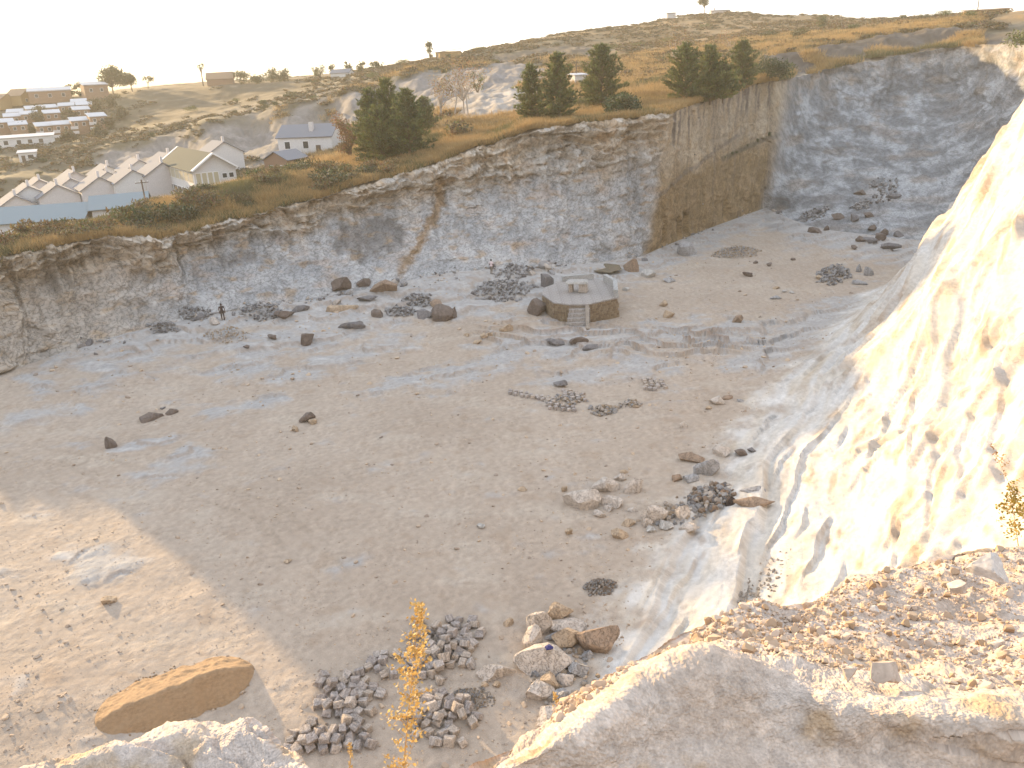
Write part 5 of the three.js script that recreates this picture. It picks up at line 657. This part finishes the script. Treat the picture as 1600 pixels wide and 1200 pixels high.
{ const y = P(60, 319, 128).y; let [x, g, d, t, l, h] = longHouse('', '', '', [-60, 327], [140, 314], y, 8, 1.9); house('long_shed', 'long low building with blue-grey roof at far left', 'building', null, x, g, d, t, { w: 9, l, h, rh: 1.7, roof: B.blueRoof, wall: B.white, ov: 0.5, wins: [['r', -4, h - 1, 0.8, 1.2], ['l', -4, h - 1, 0.8, 1.2], ['l', -6, h - 1, 0.8, 1.2], ['r', -6, h - 1, 0.8, 1.2]] });
  [x, g, d, t, l, h] = longHouse('', '', '', [143, 303], [226, 296], y + 0.9, 8, 1.9); house('long_shed', 'shorter low building with blue-grey roof beside the leaning pole', 'building', null, x, g, d, t, { w: 8, l, h, rh: 1.5, roof: B.blueRoof, wall: B.white, ov: 0.5 }); }
{ // the two-storey hall with a long row of windows
  const y = P(301, 266, 138).y, n = level(301, 266, y), f = level(252, 253, y), l = Math.hypot(f.x - n.x, f.d - n.d), ux = (f.x - n.x) / l, ud = (f.d - n.d) / l, w = 6.8, cx = (n.x + f.x) / 2 + ud * w / 2, cd = (n.d + f.d) / 2 - ux * w / 2, g = Math.min(land(cx, cd), y - 5.8), h = y - g, wins = [];
  for (let i = 0; i < 7; i++) { const u = l / 2 - (i + 0.6) * l / 7.2; wins.push(['l', u, h - 1.35, l / 7.2 - 0.5, 1.5, B.warmGlass], ['l', u, h - 4.1, l / 7.2 - 0.6, 1.3]); } for (let i = 0; i < 4; i++) wins.push(['f', -2.7 + i * 0.95, h - 1.5, 0.72, 1.8, B.warmGlass]); wins.push(['f', 1.5, h - 1.3, 0.7, 0.7], ['f', 2.6, h - 1.3, 0.7, 0.7]);
  house('windowed_hall', 'white two-storey hall with green-grey roof and long window row', 'building', null, cx, g, cd, Math.atan2(-ux, ud), { w, l, h, rh: 2.3, roof: B.greenRoof, wall: B.white, trim: B.fascia, wins, ov: 0.6 }); }
const put = (px, py, d) => { const p = P(px, py, d); return [p.x, Math.min(land(p.x, d), p.y) - 0.2, d]; };
{ let [x, y, d] = put(428, 246, 150); house('brick_house', 'small brick house with porch and grey gabled roof', 'house', null, x + 2, y, d, -0.5, { w: 5.4, l: 5, h: 3.2, rh: 1.3, wall: B.brick, roof: B.greyRoof, wins: [['f', -1.2, 1.7, 0.9, 1.1], ['f', 1.4, 1.7, 0.9, 1.1]], doors: [['f', 0.2, 0.9, 2]] });
  [x, y, d] = put(490, 240, 158); house('white_house', 'long white house with grey roof behind the green bushes', 'house', null, x, y, d, -0.25 + Math.PI / 2, { w: 6, l: 10.5, h: 3.6, rh: 1.9, wall: B.white, roof: B.greyRoof, chimney: [0.7, 2, 0.7, -1.6, 5, 1], wins: [['l', -3.4, 2.2, 1, 1.2], ['l', 0.2, 2.2, 1, 1.2], ['r', -3.4, 2.2, 1, 1.2], ['r', 0.2, 2.2, 1, 1.2]], doors: [['r', 2.6, 0.9, 2.1], ['l', 2.6, 0.9, 2.1]] }); }
const farRow = [[24, 178, 338, 'first roof of the upper hillside row, from the left'], [54, 178, 338, 'second house of the upper hillside row'], [78, 177, 338, 'third house of the upper hillside row'], [106, 176, 338, 'fourth house of the upper hillside row'], [125, 168, 345, 'pale-roofed house above the right end of the upper row'], [134, 176, 336, 'last house of the upper hillside row'], [20, 186, 322, 'first house of the middle hillside row'], [47, 185, 322, 'second house of the middle hillside row'], [82, 185, 322, 'third house of the middle hillside row'], [129, 184, 322, 'last house of the middle hillside row'], [10, 203, 300, 'first brown house of the lower hillside row'], [30, 204, 298, 'half-hidden second house of the lower hillside row'], [70, 203, 300, 'third brown house of the lower hillside row, with balcony'], [98, 203, 300, 'fourth brown house of the lower hillside row, with balcony'], [126, 203, 300, 'fifth brown house of the lower hillside row, with balcony'], [155, 202, 300, 'rightmost brown house of the lower hillside row']];
for (const [px, py, d, label] of farRow) { const [x, y, dd] = put(px, py, d), h = d < 310 ? 4.6 : 3.2; const o = house('hillside_house', 'small ' + label, 'house', 'brown houses on the left hillside', x, y, dd, 0.5 + rr(-0.1, 0.1), { w: 5.2, l: 5.5, h, rh: 0.14, flat: true, wall: B.brick, roof: B.tin, wins: [['f', -1.2, h - 1.3, 0.9, 1], ['f', 1.2, h - 1.3, 0.9, 1], ['l', 0, h - 1.3, 1, 1]] }); if (d < 310 && px > 60) { mesh('balcony', box(2.2, 0.9, 1.3, -2, h - 2.3, 3.3), B.offwhite, o); mesh('balcony', box(2.2, 0.9, 1.3, -2, 0.8, 3.3), B.offwhite, o); } }
for (const [px, py, d, o, turn, name, label, cat] of [[81, 160, 372, { w: 16, l: 8, h: 5, rh: 0.12, flat: true, wall: B.brick, roof: B.tin, wins: [['f', -5, 3, 1.2, 1.3], ['f', 0, 3, 1.2, 1.3], ['f', 5, 3, 1.2, 1.3]] }, 0.45, 'brick_building', 'long brick building with pale roof on the left hill', 'building'], [36, 163, 375, { w: 8, l: 9, h: 4, rh: 2.6, wall: B.ochre, roof: B.thatch, wins: [['f', -1.5, 2, 1, 1.2], ['f', 1.5, 2, 1, 1.2]] }, 1.2, 'ochre_house', 'ochre house with brown gabled roof on the left hill', 'house'], [4, 168, 372, { w: 8, l: 8, h: 4, rh: 2.2, wall: B.ochre, roof: B.thatch }, 1.2, 'ochre_house', 'ochre house at the extreme left of the skyline', 'house'], [151, 156, 366, { w: 9, l: 8, h: 6.2, rh: 0.1, flat: true, wall: B.brick, roof: B.tin, wins: [['f', -2, 4, 1, 1.2], ['f', 2, 4, 1, 1.2]] }, 0.6, 'brick_block_house', 'tall brick block house under the largest skyline tree', 'house'], [38, 226, 268, { w: 17, l: 6, h: 3.2, rh: 0.04, flat: true, wall: B.white, roof: B.tin, wins: [['f', -7, 1.8, 1.2, 1.2], ['f', -4.5, 1.8, 1.2, 1.2], ['f', -1, 1.8, 1.2, 1.2], ['f', 2, 1.8, 1.2, 1.2], ['f', 5, 1.8, 1.2, 1.2]] }, 0.42, 'terrace_house', 'long low white terrace with dark windows on the left slope', 'building'], [46, 252, 236, { w: 4.2, l: 4, h: 2.6, rh: 0.05, flat: true, wall: B.white, roof: B.tin, wins: [['f', 0.8, 1.5, 1.4, 1.0]], doors: [['f', -1, 0.9, 1.9]] }, 0.4, 'white_hut', 'tiny white hut on the far left valley floor', 'hut'],
  [346, 133, 358, { w: 6, l: 10, h: 2.6, rh: 2.4, wall: B.brick, roof: B.thatch }, 1.75, 'brown_farmhouse', 'brown farmhouse alone on the left skyline', 'house'], [536, 125, 316, { w: 4.5, l: 7, h: 2.6, rh: 1.2, wall: B.white, roof: B.greyRoof }, 1.3, 'skyline_house', 'little white house among thin skyline trees', 'house'], [701, 92, 288, { w: 4.6, l: 7.2, h: 2.4, rh: 0.06, flat: true, wall: B.ochre, roof: B.greyRoof, wins: [['f', 0, 1.4, 0.9, 0.9]] }, -1.2, 'skyline_house', 'ochre house beside the columnar skyline tree', 'house'], [1048, 30, 380, { w: 3.6, l: 3, h: 2.4, rh: 0.05, flat: true, wall: B.tin, roof: B.greyRoof }, 0, 'hilltop_hut', 'small grey hut on the hill top', 'hut'], [1124, 24, 380, { w: 8, l: 4, h: 1.9, rh: 0.05, flat: true, wall: B.offwhite, roof: B.greyRoof, chimney: [0.6, 1.2, 0.6, -2.2, 2.6, 0] }, 0, 'hilltop_hut', 'low pale hut right of the round-headed hill tree', 'hut'], [903, 130, 166, { w: 2.4, l: 2.2, h: 1.7, rh: 0.05, flat: true, wall: B.white, roof: B.tin }, 0.4, 'white_hut', 'tiny white hut with a mast between the pines', 'hut'], [1538, 28, 214, { w: 9.5, l: 3.5, h: 1.8, rh: 0.02, flat: true, wall: B.ochre, roof: B.thatch }, -0.2, 'ochre_wall_house', 'long low ochre walled house on the right skyline', 'house']]) { const [x, y, dd] = put(px, py, d); house(name, label, cat, null, x, y, dd, turn, o); }
// poles
for (const [px, py, top, d, arms, label] of [[226, 308, 262, 122, 1, 'leaning wooden electricity pole beside the white gabled houses'], [901, 122, 100, 167, 0, 'thin mast beside the tiny white hut'], [1527, 20, -8, 213, 1, 'electricity pole on the right skyline'], [337, 262, 232, 150, 1, 'short pole in front of the house behind the hall']]) { const [x, y, dd] = put(px, py, d), h = PX(py - top, d) + 1.2, o = thing('utility_pole', x, y, dd, 0.5); mesh('post', limb(V(0, 0, 0), V(0, h, 0), 0.13, 0.09, 8), barkMat, o); if (arms) { mesh('crossarm', box(1.8, 0.1, 0.1, 0, h - 0.4, 0.12), barkMat, o); for (const s of [-0.8, -0.3, 0.3, 0.8]) mesh('insulator', new THREE.CylinderGeometry(0.05, 0.05, 0.18, 8).translate(s, h - 0.26, 0.12), B.fascia, o); } tag(o, label, 'pole'); }

// ---------------------------------------------------------------- stone terrace with its table
{
  const c0 = hit(905, 500), TOP = c0.y + 1.75, at = (px, py) => level(px, py, TOP), base = Gd(905, 462, TOP), o = thing('stone_terrace', base.x, c0.y, base.d), dy = TOP - c0.y;
  const paving = stoneMat('terrace paving', [0.46, 0.42, 0.39]), mason = stoneMat('mortar', [0.40, 0.34, 0.28]), masonA = stoneMat('terrace stone', [0.40, 0.29, 0.18]), masonB = stoneMat('darker terrace stone', [0.33, 0.235, 0.15]), masonC = stoneMat('paler terrace stone', [0.45, 0.345, 0.23]), cap = stoneMat('pale capping', [0.56, 0.55, 0.53]);
  const loc = (p) => [p.x - base.x, -(p.d - base.d)], ring = [[848, 461], [866, 474], [890, 477], [917, 477], [965, 466], [963, 450], [948, 441], [925, 437], [880, 441], [852, 451]].map(([a, b]) => loc(at(a, b)));
  const s = new THREE.Shape(); ring.forEach(([x, z], i) => s[i ? 'lineTo' : 'moveTo'](x, -z)); const g = new THREE.ExtrudeGeometry(s, { depth: dy + 1.5, bevelEnabled: false }); g.rotateX(-Math.PI / 2); g.translate(0, -1.5, 0); mesh('core', g, mason, o);
  const g2 = new THREE.ExtrudeGeometry(s, { depth: 0.12, bevelEnabled: true, bevelSize: 0.1, bevelThickness: 0.03, bevelSegments: 1 }); g2.rotateX(-Math.PI / 2); g2.translate(0, dy, 0); mesh('paving', g2, paving, o);
  // masonry of the outer faces
  const stonesA = [[], [], []]; for (const [i, k] of [[0, 1], [1, 2], [3, 4]]) { const [ax, az_] = ring[i], [bx, bz] = ring[k], L = Math.hypot(bx - ax, bz - az_), ux = (bx - ax) / L, uz = (bz - az_) / L, ang = Math.atan2(-uz, ux); for (let row = 0, y = -0.9; y < dy - 0.15; row++, y += 0.24) for (let u = (row & 1) * -0.16; u < L - 0.1; ) { const w = rr(0.26, 0.42), b = new THREE.BoxGeometry(w - 0.05, 0.2, 0.16); b.rotateZ(rr(-0.06, 0.06)); b.rotateY(ang); b.translate(ax + ux * (u + w / 2) , y + 0.12, az_ + uz * (u + w / 2)); stonesA[Math.floor(rnd() * 3)].push(b); u += w; } }
  stonesA.forEach((l, i) => { const m = mesh('masonry', mergeGeometries(l), [masonA, masonB, masonC][i], o); m.userData = { kind: 'stuff' }; });
  // low parapets
  const par = (idx, h, t) => { for (let i = 1; i < idx.length; i++) { const [ax, az_] = ring[idx[i - 1]], [bx, bz] = ring[idx[i]], L = Math.hypot(bx - ax, bz - az_) + t * 0.6, b = new THREE.BoxGeometry(L, h, t); b.rotateY(Math.atan2(-(bz - az_), bx - ax)); b.translate((ax + bx) / 2 * 0.96, dy + 0.13 + h / 2 + i * 0.004, (az_ + bz) / 2 * 0.96); mesh('parapet', b, cap, o); } }; par([4, 5, 6], 0.75, 0.42); par([7, 8], 0.6, 0.4);
  // stair at the front with a cheek wall
  const [ex, ez] = ring[3], [fx, fz] = ring[2]; for (let i = 0; i < 5; i++) { const b = new THREE.BoxGeometry(2.0, dy - 0.25 - i * 0.32 + 1.2, 0.42); b.translate(mix(fx, ex, 0.55) - i * 0.12, (dy - 0.25 - i * 0.32 - 1.2) / 2, mix(fz, ez, 0.55) + 0.35 + i * 0.42); mesh('step', b, paving, o); }
  { const q = new THREE.Shape(); q.moveTo(0, -1.2); q.lineTo(2.6, -1.2); q.lineTo(2.6, 0.25); q.lineTo(0, dy + 0.1); const b = new THREE.ExtrudeGeometry(q, { depth: 0.35, bevelEnabled: false }); b.rotateY(-Math.PI / 2 - 0.1); b.translate(ex + 0.2, 0, ez + 0.05); mesh('cheek_wall', b, mason, o); }
  tag(o, 'round-cornered stone terrace with steps and low parapet', 'terrace');
  const tp = at(905, 458), tb = thing('stone_table', tp.x, TOP + 0.14, tp.d, -0.25); const slab = blockGeo(2.1, 0.22, 1.3); slab.translate(-0.15, 1.05, 0); mesh('tabletop', slab, M.white, tb); for (const [x, z, w] of [[0.45, 0.1, 0.8], [-0.85, -0.1, 0.4]]) { const lg = blockGeo(w, 1.0, 0.9); lg.translate(x, 0.48, z); mesh('leg', lg, M.pale, tb); } tag(tb, 'stone slab table on two stone legs, on the terrace', 'table');
}
// blue cloth and rod on the biggest pale block
{ const p = hit(858, 1040), g = new THREE.SphereGeometry(0.14, 20, 12, 0, TAU, 0, 1.7), q = g.attributes.position; for (let i = 0; i < q.count; i++) { const n = 1 + 0.3 * noise(q.getX(i) * 14, q.getY(i) * 14, q.getZ(i) * 14); q.setXYZ(i, q.getX(i) * n * 1.2, q.getY(i) * n * 0.7, q.getZ(i) * n); } g.computeVertexNormals(); const L = p.t, r = ray(858, 1012), t = L * 0.985, o = mesh('blue_cloth', g, std('dark blue cloth', [0.025, 0.025, 0.12], 0.9)); o.position.set(r.x * t, H + r.y * t, -r.d * t); tag(o, 'crumpled dark blue cloth lying on the biggest pale block', 'cloth'); }

// ---------------------------------------------------------------- the two people
function person(joints, cloth) {                          // tapered capsules joined smoothly, meshed with surface nets
  const caps = joints, lo = [1e9, 1e9, 1e9], hi = [-1e9, -1e9, -1e9]; for (const [a, b, r0, r1] of caps) for (const [p, r] of [[a, r0], [b, r1]]) for (let k = 0; k < 3; k++) { lo[k] = Math.min(lo[k], p[k] - r - 0.04); hi[k] = Math.max(hi[k], p[k] + r + 0.04); }
  const h = 0.0125, n = [0, 1, 2].map((k) => Math.ceil((hi[k] - lo[k]) / h) + 2);
  const dist = (x, y, z) => { let d = 9; for (const [a, b, r0, r1, k] of caps) { const bx = b[0] - a[0], by = b[1] - a[1], bz = b[2] - a[2], t = clamp(((x - a[0]) * bx + (y - a[1]) * by + (z - a[2]) * bz) / (bx * bx + by * by + bz * bz + 1e-9)), e = Math.hypot(x - a[0] - bx * t, y - a[1] - by * t, z - a[2] - bz * t) - mix(r0, r1, t), kk = k ?? 0.03; const q = clamp(0.5 + 0.5 * (d - e) / kk); d = mix(d, e, q) - kk * q * (1 - q); } return d; };
  const F = new Float32Array(n[0] * n[1] * n[2]), id = (i, j, k) => i + n[0] * (j + n[1] * k); for (let k = 0; k < n[2]; k++) for (let j = 0; j < n[1]; j++) for (let i = 0; i < n[0]; i++) F[id(i, j, k)] = dist(lo[0] + i * h, lo[1] + j * h, lo[2] + k * h);
  const pos = [], vid = new Int32Array(F.length).fill(-1), idx = [];
  for (let k = 0; k < n[2] - 1; k++) for (let j = 0; j < n[1] - 1; j++) for (let i = 0; i < n[0] - 1; i++) { let c = 0, X = 0, Y = 0, Z = 0; const f = (a, b, e) => F[id(i + a, j + b, k + e)]; for (const [a, b, e, A, Bb, E] of EDGES) { const p = f(a, b, e), q = f(A, Bb, E); if ((p < 0) !== (q < 0)) { const t = p / (p - q); X += mix(a, A, t); Y += mix(b, Bb, t); Z += mix(e, E, t); c++; } } if (c) { vid[id(i, j, k)] = pos.length / 3; pos.push(lo[0] + (i + X / c) * h, lo[1] + (j + Y / c) * h, lo[2] + (k + Z / c) * h); } }
  const quad = (a, b, c, e, fl) => { if (a < 0 || b < 0 || c < 0 || e < 0) return; fl ? idx.push(a, c, b, a, e, c) : idx.push(a, b, c, a, c, e); };
  for (let k = 1; k < n[2] - 1; k++) for (let j = 1; j < n[1] - 1; j++) for (let i = 1; i < n[0] - 1; i++) { const s = F[id(i, j, k)] < 0; if (s !== F[id(i + 1, j, k)] < 0) quad(vid[id(i, j - 1, k - 1)], vid[id(i, j, k - 1)], vid[id(i, j, k)], vid[id(i, j - 1, k)], !s); if (s !== F[id(i, j + 1, k)] < 0) quad(vid[id(i - 1, j, k - 1)], vid[id(i, j, k - 1)], vid[id(i, j, k)], vid[id(i - 1, j, k)], s); if (s !== F[id(i, j, k + 1)] < 0) quad(vid[id(i - 1, j - 1, k)], vid[id(i, j - 1, k)], vid[id(i, j, k)], vid[id(i - 1, j, k)], !s); }
  const g = new THREE.BufferGeometry(); g.setAttribute('position', new THREE.Float32BufferAttribute(pos, 3)); const col = new Float32Array(pos.length); for (let i = 0; i < pos.length; i += 3) col.set(cloth(pos[i], pos[i + 1], pos[i + 2]), i); g.setAttribute('color', new THREE.BufferAttribute(col, 3)); g.setIndex(idx); g.computeVertexNormals(); return g;
}
const EDGES = []; for (const [a, b, c] of [[0, 0, 0], [1, 0, 0], [0, 1, 0], [1, 1, 0], [0, 0, 1], [1, 0, 1], [0, 1, 1], [1, 1, 1]]) { if (!a) EDGES.push([a, b, c, 1, b, c]); if (!b) EDGES.push([a, b, c, a, 1, c]); if (!c) EDGES.push([a, b, c, a, b, 1]); }
const bodyMat = std('skin and clothes', [1, 1, 1], 0.85, { vertexColors: true });
function body(lean, armF) {
  const j = [], add = (a, b, r0, r1, k) => j.push([a, b, r0, r1, k]);
  const hip = [0, 0.86, 0], chest = [0, 1.22, lean * 0.6], neck = [0, 1.38, lean * 0.9], head = [0.01, 1.52, lean * 1.5];
  add([-0.06, 0.88, 0], [0.06, 0.88, 0], 0.115, 0.115, 0.05); add(hip, chest, 0.115, 0.13, 0.06); add([-0.1, 1.28, lean * 0.7], [0.1, 1.28, lean * 0.7], 0.085, 0.085, 0.06); add(neck, [0, 1.45, lean * 1.2], 0.05, 0.048, 0.03); add([head[0], 1.49, head[2]], [head[0], 1.56, head[2] + 0.005], 0.078, 0.088, 0.03); add([head[0], 1.515, head[2] + 0.075], [head[0], 1.495, head[2] + 0.092], 0.014, 0.016, 0.015); for (const s of [-1, 1]) add([head[0] + s * 0.085, 1.52, head[2]], [head[0] + s * 0.09, 1.54, head[2] - 0.01], 0.016, 0.018, 0.01);
  for (const s of [-1, 1]) { const sx = s * 0.19, el = [s * 0.25, 1.06, lean * 0.6 + armF * (s > 0 ? 0.12 : 0.02)], wr = [s * 0.23, 0.83, lean * 0.6 + armF * (s > 0 ? 0.3 : 0.12)]; add([sx, 1.31, lean * 0.75], el, 0.052, 0.041, 0.03); add(el, wr, 0.041, 0.029, 0.02); const pl = [wr[0], wr[1] - 0.07, wr[2] + 0.02]; add(wr, pl, 0.03, 0.034, 0.02); for (let f = 0; f < 4; f++) { const o = (f - 1.5) * 0.017, m = [pl[0] + o * 0.3, pl[1] - 0.045, pl[2] + o], t = [m[0] - s * 0.012, m[1] - 0.035 + Math.abs(o) * 0.4, m[2]]; add([pl[0] + o * 0.3, pl[1], pl[2] + o], m, 0.0095, 0.009, 0.004); add(m, t, 0.009, 0.0085, 0.004); } add([wr[0], wr[1] - 0.03, wr[2] + 0.02], [wr[0] - s * 0.02, wr[1] - 0.07, wr[2] + 0.055], 0.011, 0.0095, 0.008);
    const kn = [s * 0.10, 0.46, 0.03 + s * 0.05], an = [s * 0.10, 0.08, s * 0.04]; add([s * 0.085, 0.84, 0], kn, 0.088, 0.062, 0.04); add(kn, an, 0.058, 0.042, 0.02); add([an[0], 0.04, an[2] - 0.05], [an[0] + s * 0.02, 0.035, an[2] + 0.15], 0.04, 0.035, 0.02); }
  return j;
}
for (const [px, py, turn, shirt, trouser, lean, armF, label] of [[768, 428, 2.6, [0.62, 0.50, 0.50], [0.20, 0.17, 0.14], 0.05, 0.6, 'person in a pale pink shirt standing on the grey rubble'], [349, 500, 0.4, [0.045, 0.030, 0.028], [0.05, 0.038, 0.036], 0.03, 1, 'person in dark clothes standing by the grey rubble']]) {
  const p = hit(px, py), SK = [0.09, 0.05, 0.032], g = person(body(lean, armF), (x, y, z) => y > 1.40 ? (y > 1.545 || (z < lean * 1.5 - 0.02 && y > 1.45) ? [0.012, 0.01, 0.01] : SK) : Math.abs(x) > 0.18 && y < 1.12 && y > 0.6 ? SK : y > 0.88 ? shirt : y > 0.075 ? trouser : [0.05, 0.04, 0.035]);
  const o = mesh('person', g, bodyMat); o.position.set(p.x, p.y - 0.02, -p.d); o.rotation.y = turn; o.scale.setScalar(1.04); tag(o, label, 'person');
}
renderer.render(scene, camera);
